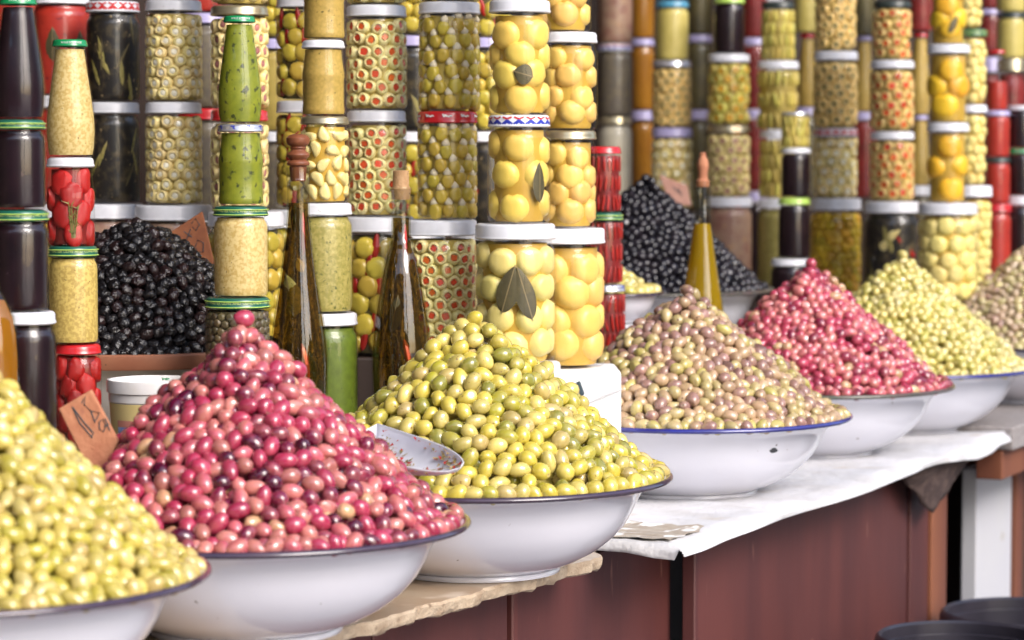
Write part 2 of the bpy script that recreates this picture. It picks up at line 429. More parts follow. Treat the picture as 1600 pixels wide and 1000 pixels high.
# counter with the marble slab
c1 = empty('market_counter', T1(-.6, .6, 0))
def local(o, v): return Vector(v) - o.location
def rough_slab():
    """slab with a chipped, broken front edge and a rounded far corner"""
    b = MB(); th = .019
    nt_, rows = 150, 5
    t0, t1 = -1.9, .335
    def edge(t):
        e = .0035 * math.sin(t * 37) + .0025 * math.sin(t * 91 + 1) + .0015 * math.sin(t * 213)
        if t > .27: e += .06 * ((t - .27) / .065) ** 3
        return e
    prof = [(.0015, .0), (-.001, -.003), (0.0, -.009), (.002, -.015), (.006, -th)]
    vs, fs = [], []
    for i in range(nt_ + 1):
        t = t0 + (t1 - t0) * i / nt_
        for k, (s, dz) in enumerate(prof):
            j = .0022 * (random.random() - .5) if 0 < k else 0
            j2 = .004 * random.random() if k == 4 else 0
            vs.append(local(c1, T1(t, edge(t) + s + j, TZ + dz + j2)))
        vs.append(local(c1, T1(t, 1.3, TZ))); vs.append(local(c1, T1(t, 1.3, TZ - th)))
    W = 7
    for i in range(nt_):
        a, c = i * W, (i + 1) * W
        for k in range(4): fs.append((a + k, a + k + 1, c + k + 1, c + k))
        fs.append((a + 5, a, c, c + 5)); fs.append((a + 4, a + 6, c + 6, c + 4)); fs.append((a + 6, a + 5, c + 5, c + 6))
    fs.append((0, 5, 6, 4, 3, 2, 1)); e = nt_ * W; fs.append((e, e + 1, e + 2, e + 3, e + 4, e + 6, e + 5))
    b.add(vs, fs)
    me = b.mesh('slab', True, 30)
    me.materials.append(M['marble']); me.materials.append(M['marble_edge'])
    for i, p in enumerate(me.polygons):
        if len(p.vertices) == 4:
            ks = sorted(v % W for v in p.vertices)
            if ks[-1] <= 4: p.material_index = 1
    return me
link('marble_top', rough_slab(), None, c1)
def panel(name, par, T, ta, tb, s, z0, z1, m, th=.02):
    b = MB()
    q = [T(ta, s, z0), T(tb, s, z0), T(tb, s, z1), T(ta, s, z1)]
    nn = (n1 if T is T1 else n2) * th
    vs = [local(par, p) for p in q] + [local(par, p + nn) for p in q]
    b.add(vs, [(0, 1, 2, 3), (7, 6, 5, 4), (0, 4, 5, 1), (1, 5, 6, 2), (2, 6, 7, 3), (3, 7, 4, 0)])
    me = b.mesh(name, False)
    o = link(name, me, m, par)
    bv = o.modifiers.new('bevel', 'BEVEL'); bv.width = .002; bv.segments = 1
    return o
def tpx(T, A, d, n, s, px):
    """t along a counter where its plane s crosses image column px"""
    u = (px - 800) / FPX; o = A + n * s
    return (u * o.y - o.x) / (d.x - u * d.y)
S1 = .085
t_a = tpx(T1, A1, d1, n1, S1, 582); t_b = tpx(T1, A1, d1, n1, S1, 797); t_c = tpx(T1, A1, d1, n1, S1, 1054)
panel('front_panel', c1, T1, -1.9, t_a - .004, S1, 0, TZ - .021, M['wood_red'])
panel('front_panel', c1, T1, t_a, t_b - .006, S1, 0, TZ - .021, M['wood_red'])
panel('front_panel', c1, T1, t_b + .016, t_c, S1 + .004, 0, TZ - .021, M['wood_red'])
panel('stile', c1, T1, t_b, t_b + .014, S1 - .004, 0, TZ - .021, M['wood_red'])
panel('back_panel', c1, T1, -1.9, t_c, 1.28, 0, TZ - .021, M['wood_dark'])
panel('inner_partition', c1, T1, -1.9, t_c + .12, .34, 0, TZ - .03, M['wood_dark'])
tag(c1, 'red-brown wooden counter with broken-edged beige marble top under the front bowls', 'counter')

c2 = empty('market_counter', T2(.8, .6, 0))
ta = .0; tb = (Vector((_e.x, _e.y, 0)) - Vector((A2.x, A2.y, 0))).length + .02
b = MB()
q = [T2(ta + .03, .03), T2(tb, .03), T2(tb, 1.5), T2(ta + .03, 1.5)]
vs = [local(c2, (p.x, p.y, TZ - .018)) for p in q] + [local(c2, (p.x, p.y, TZ - .003)) for p in q]
b.add(vs, [(3, 2, 1, 0), (4, 5, 6, 7), (0, 1, 5, 4), (1, 2, 6, 5), (2, 3, 7, 6), (3, 0, 4, 7)])
link('board_top', b.mesh('board', False), M['wood_dark'], c2)
S2 = .075
u0 = tpx(T2, A2, d2, n2, S2, 1086); u1 = tpx(T2, A2, d2, n2, S2, 1422); u2 = tpx(T2, A2, d2, n2, S2, 1452); u3 = tpx(T2, A2, d2, n2, S2, 1476)
panel('front_panel', c2, T2, u0 + .012, u1, S2, 0, TZ - .020, M['wood_red'])
panel('stile', c2, T2, u0 - .004, u0 + .010, S2 - .004, 0, TZ - .031, M['wood_red'])
panel('stile', c2, T2, u1 + .006, u2, S2 - .004, 0, TZ - .031, M['wood_red'])
panel('corner_post', c2, T2, u2 + .002, u3, S2 - .010, 0, TZ - .031, M['wood_edge'], .05)
panel('inner_partition', c2, T2, ta, tb + .4, .5, 0, TZ - .04, M['wood_dark'])
panel('back_panel', c2, T2, ta, tb, 1.45, 0, TZ - .031, M['wood_dark'])
tag(c2, 'red-brown wooden counter under the white cloth', 'counter')

# third counter beyond the cloth, white plastered
c3 = empty('market_counter', T2(tb + .5, .5, 0))
def boxT2(name, par, ta_, tb_, sa, sb, z0, z1, m):
    q = [T2(ta_, sa), T2(tb_, sa), T2(tb_, sb), T2(ta_, sb)]
    vs = [local(par, (p.x, p.y, z0)) for p in q] + [local(par, (p.x, p.y, z1)) for p in q]
    bb = MB(); bb.add(vs, [(3, 2, 1, 0), (4, 5, 6, 7), (0, 1, 5, 4), (1, 2, 6, 5), (2, 3, 7, 6), (3, 0, 4, 7)])
    o = link(name, bb.mesh(name, False), m, par)
    bv = o.modifiers.new('bevel', 'BEVEL'); bv.width = .003; bv.segments = 2
    return o
boxT2('stone_top', c3, tb + .03, tb + 2.2, -.02, 1.4, TZ - .03, TZ + .012, M['granite'])
boxT2('wood_rail', c3, tb + .03, tb + 2.2, .0, .05, TZ - .085, TZ - .032, M['wood_edge'])
w0 = tpx(T2, A2, d2, n2, .10, 1531); w1 = tpx(T2, A2, d2, n2, .10, 1586)
boxT2('plaster_pier', c3, w0, w1, .10, .13, 0, TZ - .09, M['plaster'])
boxT2('wood_post', c3, w1 + .004, w1 + .05, .09, .2, 0, TZ - .09, M['wood_edge'])
boxT2('front_panel', c3, w1 + .054, tb + 2.2, .12, .16, 0, TZ - .09, M['wood_dark'])
tag(c3, 'white plastered counter with grey speckled top beyond the cloth', 'counter')

# shop shell: walls; unseen awning and street walls that shape the light
def wallbox(name, x0, x1, y0, y1, z0, z1, m, kind=None, label=None, cat=None):
    b = MB(); b.box(((x0 + x1) / 2, (y0 + y1) / 2, (z0 + z1) / 2), (x1 - x0, y1 - y0, z1 - z0))
    o = link(name, b.mesh(name, False), m)
    tag(o, label, cat, None, kind); return o
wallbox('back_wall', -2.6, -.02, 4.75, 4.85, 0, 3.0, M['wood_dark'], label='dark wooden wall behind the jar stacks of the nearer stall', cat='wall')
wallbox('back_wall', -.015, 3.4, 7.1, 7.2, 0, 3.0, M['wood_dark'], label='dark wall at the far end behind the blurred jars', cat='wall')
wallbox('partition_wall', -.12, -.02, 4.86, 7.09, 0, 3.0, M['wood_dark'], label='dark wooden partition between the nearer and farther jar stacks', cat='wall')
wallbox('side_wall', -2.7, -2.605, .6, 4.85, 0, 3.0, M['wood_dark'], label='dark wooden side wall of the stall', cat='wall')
wallbox('post', .575, .665, 6.72, 6.8, 0, 2.6, M['plaster'], label='white painted post between far jar columns', cat='post')
wallbox('post', .545, .572, 6.70, 6.74, 0, 2.6, M['lid_red'], label='thin dark red post beside the white post', cat='post')
def added_street_wall(a, b_, h, m, th=.3):
    a, b_ = Vector((*a, 0)), Vector((*b_, 0)); d = (b_ - a).normalized(); n = Vector((-d.y, d.x, 0)) * th
    bb = MB(); q = [a, b_, b_ + n, a + n]
    bb.add([(p.x, p.y, 0) for p in q] + [(p.x, p.y, h) for p in q], [(3, 2, 1, 0), (4, 5, 6, 7), (0, 1, 5, 4), (1, 2, 6, 5), (2, 3, 7, 6), (3, 0, 4, 7)])
    tag(link('added_street_wall', bb.mesh('added_street_wall', False), m), kind='structure')
added_street_wall((1.9, -4.2), (-5.5, -4.2), 4.2, M['added_wall'])  # unseen walls, added so jars reflect dark sides with a bright gap
added_street_wall((9.5, 8.5), (4.9, .4), 4.0, M['added_wall'])
added_street_wall((3.55, -3.2), (3.25, -3.3), 4.0, M['wood_dark'], .2)  # unseen slim post, added to split the bright streak on the jars
added_street_wall((-5.5, -4.2), (-5.5, 5.), 4.0, M['added_wall'])
cz = 3.0  # unseen awning; height and front edge set for light on the jars
q = [T1(-3.2, .05), T1(5.2, -.10), T1(5.2, 4.5), T1(-3.2, 3.2)]
b = MB()
vs = [(p.x, p.y, cz) for p in q] + [(p.x, p.y, cz + .05) for p in q]
b.add(vs, [(3, 2, 1, 0), (4, 5, 6, 7), (0, 1, 5, 4), (1, 2, 6, 5), (2, 3, 7, 6), (3, 0, 4, 7)])
tag(link('awning', b.mesh('awning', False), M['canopy']), 'unseen brown awning roof over the olive stall', 'awning')

# ------------------------------------------------------------------ bowls
RIMZ = TZ + .117
def bowl(c, R, h, zbase, rim_m, body_m, label, band=False, seg=96):
    k = R / .24; kh = h / .117
    root = empty('enamel_bowl', (c[0], c[1], zbase))
    prof = [(0, .004), (.085, .004), (.088, .0005), (.096, .0005), (.100, .006), (.104, .0075), (.128, .016), (.150, .028), (.170, .044),
            (.184, .060), (.193, .076), (.199, .090), (.2045, .099), (.213, .106), (.224, .111), (.2345, .1145), (.2365, .117),
            (.222, .1145), (.210, .108), (.200, .098), (.192, .082), (.182, .062), (.160, .040), (.120, .018), (0, .010)]
    b = MB(); b.lathe([(r * k, z * kh) for r, z in prof], seg)
    link('body', b.mesh('bowl_body'), body_m, root)
    b = MB()
    if band:
        rr = [(.226 * k, h - .017), (.242 * k, h - .017), (.2445 * k, h - .014), (.2445 * k, h + .001), (.242 * k, h + .003), (.226 * k, h + .003)]
        b.lathe(rr, seg, close=True)
    else:
        rt = .0036 * max(k, .75)
        rr = [(.2375 * k + rt * math.cos(a) * 1.15, h - .0015 + rt * math.sin(a)) for a in [2 * math.pi * i / 10 for i in range(10)]]
        b.lathe(rr, seg, close=True)
    link('rim', b.mesh('bowl_rim'), rim_m, root)
    b = MB(); b.lathe([(.0975 * k, .0003), (.1035 * k, .0003), (.1045 * k, .003), (.1035 * k, .006), (.1005 * k, .0062)], seg)
    link('foot_ring', b.mesh('foot_ring'), body_m, root)
    tag(root, label, 'bowl', 'enamel bowls of olives')
    return root

# ------------------------------------------------------------------ olives
def olive_base(thetas, seg):
    V = [(0, 0, 1.)]
    for th in thetas:
        for k in range(seg):
            a = 2 * math.pi * k / seg
            V.append((math.sin(th) * math.cos(a), math.sin(th) * math.sin(a), math.cos(th)))
    V.append((0, 0, -1.)); V = np.array(V)
    T = []; n = len(thetas)
    for k in range(seg):
        k2 = (k + 1) % seg
        T.append((0, 1 + k, 1 + k2))
        for i in range(n - 1):
            a, b_ = 1 + i * seg, 1 + (i + 1) * seg
            T += [(a + k, b_ + k, b_ + k2), (a + k, b_ + k2, a + k2)]
        T.append((len(V) - 1, 1 + (n - 1) * seg + k2, 1 + (n - 1) * seg + k))
    return V, np.array(T)
OV, OT = olive_base([.13, .3, .6, .95, 1.3, 1.65, 2.0, 2.4, 2.8], 14)
LV, LT = olive_base([.6, 1.2, 1.9, 2.5], 8)
DV, DT = olive_base([.2 + .21 * i for i in range(14)], 22)

def olive_mat(name, rough, coat, mott, scale, spot=None, bump=0., bscale=300, spec=.5, sss=.0, mixr=(.5, .75)):
    return mat(name, rough=rough, coat=coat, c3=spot, s3=210, t3=(.66, .72), c2=mott, scale=scale, attr='Col', bump=bump, bscale=bscale, spec=spec, mixr=mixr, rnd=.10, sss=sss)
M['ol_pink'] = olive_mat('pink_olive_skin', .17, .8, (.44, .08, .10), 70, (.20, .03, .04), mixr=(.52, .9))
M['ol_green'] = olive_mat('green_olive_skin', .17, .8, (.52, .42, .13), 70, (.24, .15, .05), mixr=(.5, .85))
M['ol_yellow'] = olive_mat('yellow_olive_skin', .2, .7, (.52, .41, .13), 70, (.28, .20, .05), mixr=(.5, .85))
M['ol_brown'] = olive_mat('brown_olive_skin', .24, .5, (.44, .32, .17), 80, (.15, .08, .05), mixr=(.5, .85))
M['ol_black'] = olive_mat('black_olive_skin', .18, .1, (.012, .011, .014), 90)
M['ol_dried'] = olive_mat('dried_olive_skin', .30, .15, (.016, .011, .011), 90, bump=.5, bscale=260)

PAL = {
 'pink': [(.27, (.30, .022, .060), 'crimson'), (.18, (.13, .006, .032), 'dark wine-red'), (.28, (.43, .085, .115), 'rose-pink'), (.20, (.50, .18, .15), 'salmon-pink'), (.03, (.55, .33, .17), 'pale peach'), (.04, (.055, .003, .017), 'blackish purple')],
 'green': [(.42, (.49, .395, .050), 'yellow-green'), (.16, (.38, .345, .035), 'bright green'), (.28, (.57, .46, .13), 'pale straw'), (.11, (.44, .33, .13), 'tan'), (.06, (.23, .22, .04), 'deep olive-green')],
 'yellow': [(.46, (.48, .38, .075), 'butter-yellow'), (.24, (.38, .325, .045), 'greenish-yellow'), (.22, (.53, .43, .15), 'pale cream'), (.08, (.43, .31, .10), 'tan-yellow')],
 'yellow_far': [(.45, (.56, .47, .13), 'butter-yellow'), (.25, (.46, .42, .10), 'greenish-yellow'), (.30, (.64, .56, .25), 'pale cream')],
 'brown': [(.34, (.42, .275, .17), 'light brown'), (.28, (.30, .17, .14), 'mauve-brown'), (.24, (.45, .35, .17), 'khaki'), (.08, (.21, .11, .10), 'dark mauve'), (.10, (.46, .40, .12), 'yellowish')],
 'black': [(.7, (.010, .009, .013), 'jet-black'), (.3, (.022, .018, .024), 'purplish black')],
 'dried': [(.72, (.007, .006, .007), 'wrinkled jet-black'), (.28, (.020, .009, .009), 'wrinkled brown-black')],
 'pink_far': [(.34, (.36, .035, .075), 'crimson'), (.15, (.17, .008, .035), 'dark wine-red'), (.33, (.48, .11, .14), 'rose-pink'), (.14, (.52, .19, .17), 'salmon-pink'), (.04, (.56, .38, .20), 'pale peach')],
 'mixed': [(.4, (.50, .38, .24), 'light brown'), (.4, (.52, .45, .20), 'khaki'), (.2, (.40, .24, .19), 'mauve')],
}
VAR = {}
def variants(key, a, b, m, dent=.5):
    """a handful of olive shapes for each colour of a palette, shared by all olives"""
    k = (key, a, b)
    if k in VAR: return VAR[k]
    out = []
    for ci, (w, c, nm) in enumerate(PAL[key]):
        lst = []
        for v in range(6):
            V = (DV if key == 'dried' else OV).copy(); r0 = rng.uniform(.90, 1.09); el = rng.uniform(.86, 1.18)
            taper = rng.uniform(-.16, .16); bend = rng.uniform(-.12, .12)
            V[:, :2] *= (1 + taper * V[:, 2:3])
            V[:, 0] += bend * (V[:, 2] ** 2)
            ph = rng.uniform(0, 6.28)
            lump = 1 + .035 * np.sin(3 * V[:, 0] + ph) * np.cos(2.5 * V[:, 1] - ph)
            V *= lump[:, None]
            C = np.tile(np.array(c), (len(V), 1)) * rng.uniform(.85, 1.15)
            sh = .5 + .5 * np.sin(2.2 * V[:, 0] + 1.7 * V[:, 1] + 1.1 * V[:, 2] + ph)
            c_alt = np.array(PAL[key][(ci + 2) % len(PAL[key])][1])
            C = C * (1 - .28 * sh[:, None]) + c_alt * .28 * sh[:, None]
            if key == 'dried':
                wv = np.abs(np.sin(5.5 * V[:, 0] + 3 * V[:, 2] + ph) + .7 * np.sin(7 * V[:, 1] - 4 * V[:, 2] + 2 * ph) + .5 * np.sin(9 * V[:, 2] + 6 * V[:, 0] * V[:, 1]))
                V *= (.86 + .13 * np.minimum(wv, 1.3) - .10 * np.exp(-(wv / .25) ** 2))[:, None]
            elif v % 2 == 0:                     # stem scar: a small pit with a pale ring
                V[0] *= .80; V[1:15] *= .97
                C[0] = C[0] * .25; C[1:15] = C[1:15] * .5 + np.array((.5, .40, .25)) * .5 * min(1, C.mean() * 4)
            if rng.random() < dent:
                dd = rng.normal(size=3); dd /= np.linalg.norm(dd)
                pr = V @ dd; V -= np.outer(np.clip(pr - .72, 0, None) * .8, dd)
            V = V * np.array((b * r0, b * r0, a * el))
            me = mesh_np('olive', V, DT if key == 'dried' else OT, C); me.materials.append(m)
            lst.append((me, V, C))
        out.append(lst)
    VAR[k] = out
    return out

HEAPS = []
def heap(c, zr, R, hh, p, pal, a, b, m, name, phrase, stuff_label, group, dens=1.0, inner=True):
    """points packed over the surface of a heap: (centre, rotation, colour index, variant)"""
    cx, cy = c
    h = lambda r: hh * (1 - np.clip(r / R, 0, 1) ** p)
    slant = math.hypot(R, hh); area = math.pi * R * slant
    dd = 2 * (a * b * b) ** (1 / 3) * .93
    n = int(area / (.866 * dd * dd) * dens)
    r = R * np.sqrt(rng.random(n)); ph = rng.random(n) * 2 * math.pi
    Q = np.c_[r * np.cos(ph), r * np.sin(ph), h(r)].astype(np.float32)
    Q[0] = (0, 0, hh)
    for it in range(34):
        step = .55 if it < 20 else .3
        D2 = ((Q[:, None, 0] - Q[None, :, 0]) ** 2 + (Q[:, None, 1] - Q[None, :, 1]) ** 2 + (Q[:, None, 2] - Q[None, :, 2]) ** 2)
        np.fill_diagonal(D2, 1.)
        I, J = np.nonzero(D2 < (1.12 * dd) ** 2)
        dist = np.sqrt(D2[I, J]); w = (1.12 * dd - dist) / (dist + 1e-6)
        F = np.zeros_like(Q); np.add.at(F, I, (Q[I] - Q[J]) * w[:, None] * .5)
        Q += F * step
        rr = np.hypot(Q[:, 0], Q[:, 1]); s = np.minimum(1, R / np.maximum(rr, 1e-6))
        Q[:, 0] *= s; Q[:, 1] *= s; Q[:, 2] = h(rr * s); Q[0] = (0, 0, hh)
    rr = np.hypot(Q[:, 0], Q[:, 1])
    dr = 1e-3; g_ = (h(rr + dr) - h(np.maximum(rr - dr, 0))) / (2 * dr)
    g_ = np.where(rr > R - 2e-3, -1.2, g_)
    nx = -g_ * Q[:, 0] / np.maximum(rr, 1e-5); ny = -g_ * Q[:, 1] / np.maximum(rr, 1e-5)
    NN = np.c_[nx, ny, np.ones(n)]; NN /= np.linalg.norm(NN, axis=1)[:, None]
    def frames(NN, tilt):
        k = len(NN)
        t = rng.normal(size=(k, 3)); t -= (t * NN).sum(1)[:, None] * NN; t /= np.linalg.norm(t, axis=1)[:, None]
        ti = rng.normal(0, tilt, k)
        z = t * np.cos(ti)[:, None] + NN * np.sin(ti)[:, None]
        x = rng.normal(size=(k, 3)); x -= (x * z).sum(1)[:, None] * z; x /= np.linalg.norm(x, axis=1)[:, None]
        y = np.cross(z, x)
        return np.stack([x, y, z], axis=2)
    C3 = Q - NN * (b * rng.uniform(.25, 1.3, n))[:, None]
    C3[:, 2] = np.maximum(C3[:, 2], b * .75 - .1 * (R - np.minimum(rr, R)) + rng.uniform(0, .2, n) * b)
    lim = R - b * .55; rc_ = np.hypot(C3[:, 0], C3[:, 1]); k_ = np.minimum(1, lim / np.maximum(rc_, 1e-6)); C3[:, 0] *= k_; C3[:, 1] *= k_
    C3 += NN * (.0035 * np.sin(3 * np.arctan2(Q[:, 1], Q[:, 0]) + cx * 40) * np.cos(rr * 45 + cy * 30) * (1 - rr / R) * 2)[:, None]
    C3[0] = (0, 0, hh - b * .1)
    RM = frames(NN, .35)
    wts = np.array([w for w, _, _ in PAL[pal]]); wts = wts / wts.sum()
    ci = rng.choice(len(wts), n, p=wts); vi = rng.integers(0, 6, n)
    W3 = C3 + np.array((cx, cy, zr))
    H = dict(c=(cx, cy), zr=zr, R=R, hh=hh, p=p, pal=pal, a=a, b=b, m=m, name=name, phrase=phrase, label=stuff_label, group=group,
             Q=C3, W=W3, N=NN, RM=RM, ci=ci, vi=vi, frames=frames, h=h, dd=dd, n=n)
    HEAPS.append(H)
    return H

def choose(names, most=300):
    """the olives of one kind that show largest in the picture: facing the camera, in frame, not behind another heap"""
    cand = []
    for hi, H in enumerate(HEAPS):
        if H['name'] not in names: continue
        v = np.array(CAMP) - H['W']; dist = np.linalg.norm(v, axis=1); v /= dist[:, None]
        px, py, zc = project(H['W'])
        ok = ((v * H['N']).sum(1) > .12) & (px > -8) & (px < 1608) & (py > -5) & (py < 1005)
        for k in np.nonzero(ok)[0]:
            hid = False
            for G in HEAPS:
                if G is H: continue
                s = np.linspace(.02, .98, 90)[:, None]
                L_ = np.array(CAMP) * (1 - s) + H['W'][k] * s
                r = np.hypot(L_[:, 0] - G['c'][0], L_[:, 1] - G['c'][1]); zz = L_[:, 2] - G['zr']
                if np.any((r < G['R']) & (zz < G['h'](r)) & (zz > -.1)): hid = True; break
            for (ox, oy, orr, z0, z1) in BLOCKS:
                if hid: break
                s = np.linspace(.3, .99, 120)[:, None]
                L_ = np.array(CAMP) * (1 - s) + H['W'][k] * s
                r = np.hypot(L_[:, 0] - ox, L_[:, 1] - oy)
                if np.any((r < orr) & (L_[:, 2] > z0) & (L_[:, 2] < z1)): hid = True
            if not hid: cand.append((H['a'] * H['b'] / dist[k] ** 2, hi, k))
    cand.sort(reverse=True)
    return cand[:most]

BLOCKS = []          # round stacks that stand in front of heaps: x, y, radius, z range
def build_heaps():
    picked = {i: set() for i in range(len(HEAPS))}
    for names in (('yellow_olive',), ('pink_olive',), ('green_olive',), ('brown_olive',), ('dried_olive',), ('black_olive',), ('pale_olive',), ('mottled_olive',)):
        for _, hi, k in choose(names): picked[hi].add(k)
    for hi, H in enumerate(HEAPS):
        var = variants(H['pal'], H['a'], H['b'], H['m'])
        pal = PAL[H['pal']]
        # individuals, named by row above the rim and place in that row
        rowh = H['dd'] * .60; rows = {}
        for k in picked[hi]:
            rows.setdefault(int(max(0, H['Q'][k][2]) / rowh), []).append(k)
        place = {}
        for ri_, ks in rows.items():
            ks.sort(key=lambda k: float(project(H['W'][k])[0]))
            for q, k in enumerate(ks): place[k] = (ri_ + 1, q + 1)
        nth = lambda n: f"{n}{'th' if 10 <= n % 100 <= 20 else {1: 'st', 2: 'nd', 3: 'rd'}.get(n % 10, 'th')}"
        for k in sorted(picked[hi]):
            me = var[H['ci'][k]][H['vi'][k]][0]
            o = bpy.data.objects.new(H['name'], me); col.objects.link(o)
            mm = Matrix.Identity(4)
            for i in range(3):
                for j in range(3): mm[i][j] = H['RM'][k][i][j]
            mm.translation = Vector(H['W'][k]); o.matrix_world = mm
            rw, q = place[k]
            lab = f"{pal[H['ci'][k]][2]} olive, {nth(q)} from left in {nth(rw)} row above rim, {H['phrase']}"
            tag(o, lab, 'olive', H['group'])
        # the rest as one mass
        Vs, Ts, Cs = [], [], []; off = 0
        for k in range(H['n']):
            if k in picked[hi]: continue
            _, V, C = var[H['ci'][k]][H['vi'][k]]
            Vs.append(V @ H['RM'][k].T + H['Q'][k]); Cs.append(C * rng.uniform(.88, 1.12)); Ts.append((DT if H['pal'] == 'dried' else OT) + off); off += len(V)
        # olives beneath the outer layer and the body of the heap
        ni = int(H['n'] * .8)
        r = H['R'] * .86 * np.sqrt(rng.random(ni)); ph = rng.random(ni) * 6.283
        Q2 = np.c_[r * np.cos(ph), r * np.sin(ph), H['h'](r)]
        gg = -H['hh'] / H['R']; N2 = np.c_[-gg * np.cos(ph), -gg * np.sin(ph), np.ones(ni)]; N2 /= np.linalg.norm(N2, axis=1)[:, None]
        Q2 -= N2 * (H['dd'] * rng.uniform(.95, 1.2, ni))[:, None]; Q2[:, 2] = np.maximum(Q2[:, 2], 0)
        FR = H['frames'](N2, .8)
        for k in range(ni):
            cc = np.array(pal[rng.choice(len(pal))][1])
            Vs.append((LV * np.array((H['b'], H['b'], H['a']))) @ FR[k].T + Q2[k]); Cs.append(np.tile(cc, (len(LV), 1))); Ts.append(LT + off); off += len(LV)
        seg = 40; zz = []
        for i in range(12):
            rr = H['R'] * .90 * i / 11
            for k in range(seg):
                aa = 2 * math.pi * k / seg
                zz.append((rr * math.cos(aa), rr * math.sin(aa), max(float(H['h'](np.array(rr / .96))) - H['dd'] * 1.4, -.006)))
        tt = []
        for i in range(11):
            for k in range(seg):
                k2 = (k + 1) % seg; A_, B_ = i * seg, (i + 1) * seg
                tt += [(A_ + k, B_ + k, B_ + k2), (A_ + k, B_ + k2, A_ + k2)]
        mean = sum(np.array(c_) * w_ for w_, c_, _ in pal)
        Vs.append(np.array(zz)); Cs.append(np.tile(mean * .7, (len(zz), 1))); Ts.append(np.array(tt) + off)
        me = mesh_np('olive_heap', np.vstack(Vs), np.vstack(Ts), np.vstack(Cs)); me.materials.append(H['m'])
        o = link('olive_heap', me, None, None, (H['c'][0], H['c'][1], H['zr']))
        tag(o, H['label'], 'olives', None, 'stuff')

def ctr(px, py, z=RIMZ):
    p = PZ(px, py, z); return (p.x, p.y)
B_left, B_pink, B_green, B_brown, B_pink2, B_yel2, B_mix = ctr(-73, 895), ctr(383, 815), ctr(742, 742), ctr(1073, 647), ctr(1266, 600), ctr(1408, 572), ctr(1612, 543)
en_chip = M['enamel'].copy(); en_chip.name = 'enamel_chipped'
chip(en_chip, (.112, -.158, .080), .009)
HB = .117
bowl(B_left, .24, HB, TZ + .0005, M['rim_dark'], M['enamel'], 'white enamel bowl with dark rim holding butter-yellow olives, cut by the frame')
bowl(B_pink, .24, HB, TZ + .0005, M['rim_dark'], M['enamel'], 'white enamel bowl with dark rim heaped with pink olives on the marble')
bowl(B_green, .24, HB, TZ + .0005, M['rim_dark'], M['enamel'], 'white enamel bowl with dark rim under green olives at the marble edge')
bowl(B_brown, .245, HB, TZ + .0005, M['rim_blue'], en_chip, 'chipped white enamel bowl with blue rim holding brown olives')
bowl(B_pink2, .24, HB, TZ + .0005, M['rim_brown'], M['enamel'], 'white enamel bowl with brownish rim holding the farther pink olives on cloth')
bowl(B_yel2, .24, HB, TZ + .0005, M['rim_blue'], M['enamel'], 'white enamel bowl with blue rim holding the farther yellow olives')
bowl(B_mix, .24, HB, TZ + .0125, M['rim_dark'], M['enamel'], 'white enamel bowl of mixed olives at the far right edge on grey counter')

heap(B_left, RIMZ - .004, .231, .222, 1.06, 'yellow', .0122, .0087, M['ol_yellow'], 'yellow_olive', 'butter-yellow heap', 'rest of the heaped butter-yellow olives in the nearest bowl', 'butter-yellow olives in the nearest bowl')
heap(B_pink, RIMZ - .004, .231, .222, 1.0, 'pink', .0115, .0092, M['ol_pink'], 'pink_olive', 'nearer pink heap', 'rest of the heaped pink olives in the nearer pink bowl', 'pink olives in the nearer bowl')
heap(B_green, RIMZ - .004, .231, .196, 1.18, 'green', .0131, .0102, M['ol_green'], 'green_olive', 'green heap', 'rest of the heaped green olives beside the scoop', 'green olives beside the scoop')
heap(B_brown, RIMZ - .004, .236, .190, 1.10, 'brown', .0119, .0089, M['ol_brown'], 'brown_olive', 'brown heap', 'rest of the heaped brown olives in the blue-rimmed bowl', 'brown olives in the blue-rimmed bowl')
heap(B_pink2, RIMZ - .004, .231, .208, 1.06, 'pink_far', .0108, .0088, M['ol_pink'], 'pink_olive', 'farther pink heap', 'farther heap of pink olives beside the brown olives', 'farther pink olives')
heap(B_yel2, RIMZ - .004, .231, .208, 1.06, 'yellow_far', .0108, .0082, M['ol_yellow'], 'pale_olive', 'farther yellow heap', 'farther heap of pale yellow olives behind the pink ones', 'farther yellow olives')
heap(B_mix, RIMZ + .008, .231, .205, 1.06, 'mixed', .0108, .0085, M['ol_brown'], 'mottled_olive', 'mixed heap', 'blurred heap of mixed brown and green olives at the right edge', 'mixed olives')

# dried black olives on a raised bowl with a broad terracotta rim
DZ = 3.66; p = P(215, 541, DZ); B_dry = (p.x, p.y); dry_rim = p.z
bowl(B_dry, .195, .115, dry_rim - .115, M['rim_terracotta'], M['enamel_old'], 'grey-white bowl with broad terracotta rim holding dried black olives', band=True)
heap(B_dry, dry_rim - .004, .186, .170, 1.75, 'dried', .0098, .0080, M['ol_dried'], 'dried_olive', 'dried black heap', 'rest of the heaped dried black olives by the jars', 'dried black olives by the jars')
p = P(1008, 450, 5.2); B_blk = (p.x, p.y); blk_rim = p.z
bowl(B_blk, .245, .115, blk_rim - .115, M['rim_brown'], M['enamel'], 'white bowl with brownish rim holding shiny black olives behind oil bottle')
heap(B_blk, blk_rim - .003, .232, .213, 1.12, 'black', .0100, .0085, M['ol_black'], 'black_olive', 'shiny black heap', 'rest of the heaped shiny black olives behind the oil bottle', 'shiny black olives behind the oil bottle')
p = P(958, 456, 4.52); B_dish = (p.x, p.y); dish_rim = p.z
bowl(B_dish, .083, .05, dish_rim - .05, M['rim_dark'], M['enamel'], 'small white dish of pale olives beside the red pepper jars')
heap(B_dish, dish_rim - .003, .076, .056, 1.2, 'yellow_far', .0112, .0086, M['ol_yellow'], 'pale_olive', 'small dish', 'small heap of pale olives in the dish beside red peppers', 'pale olives in the small dish')

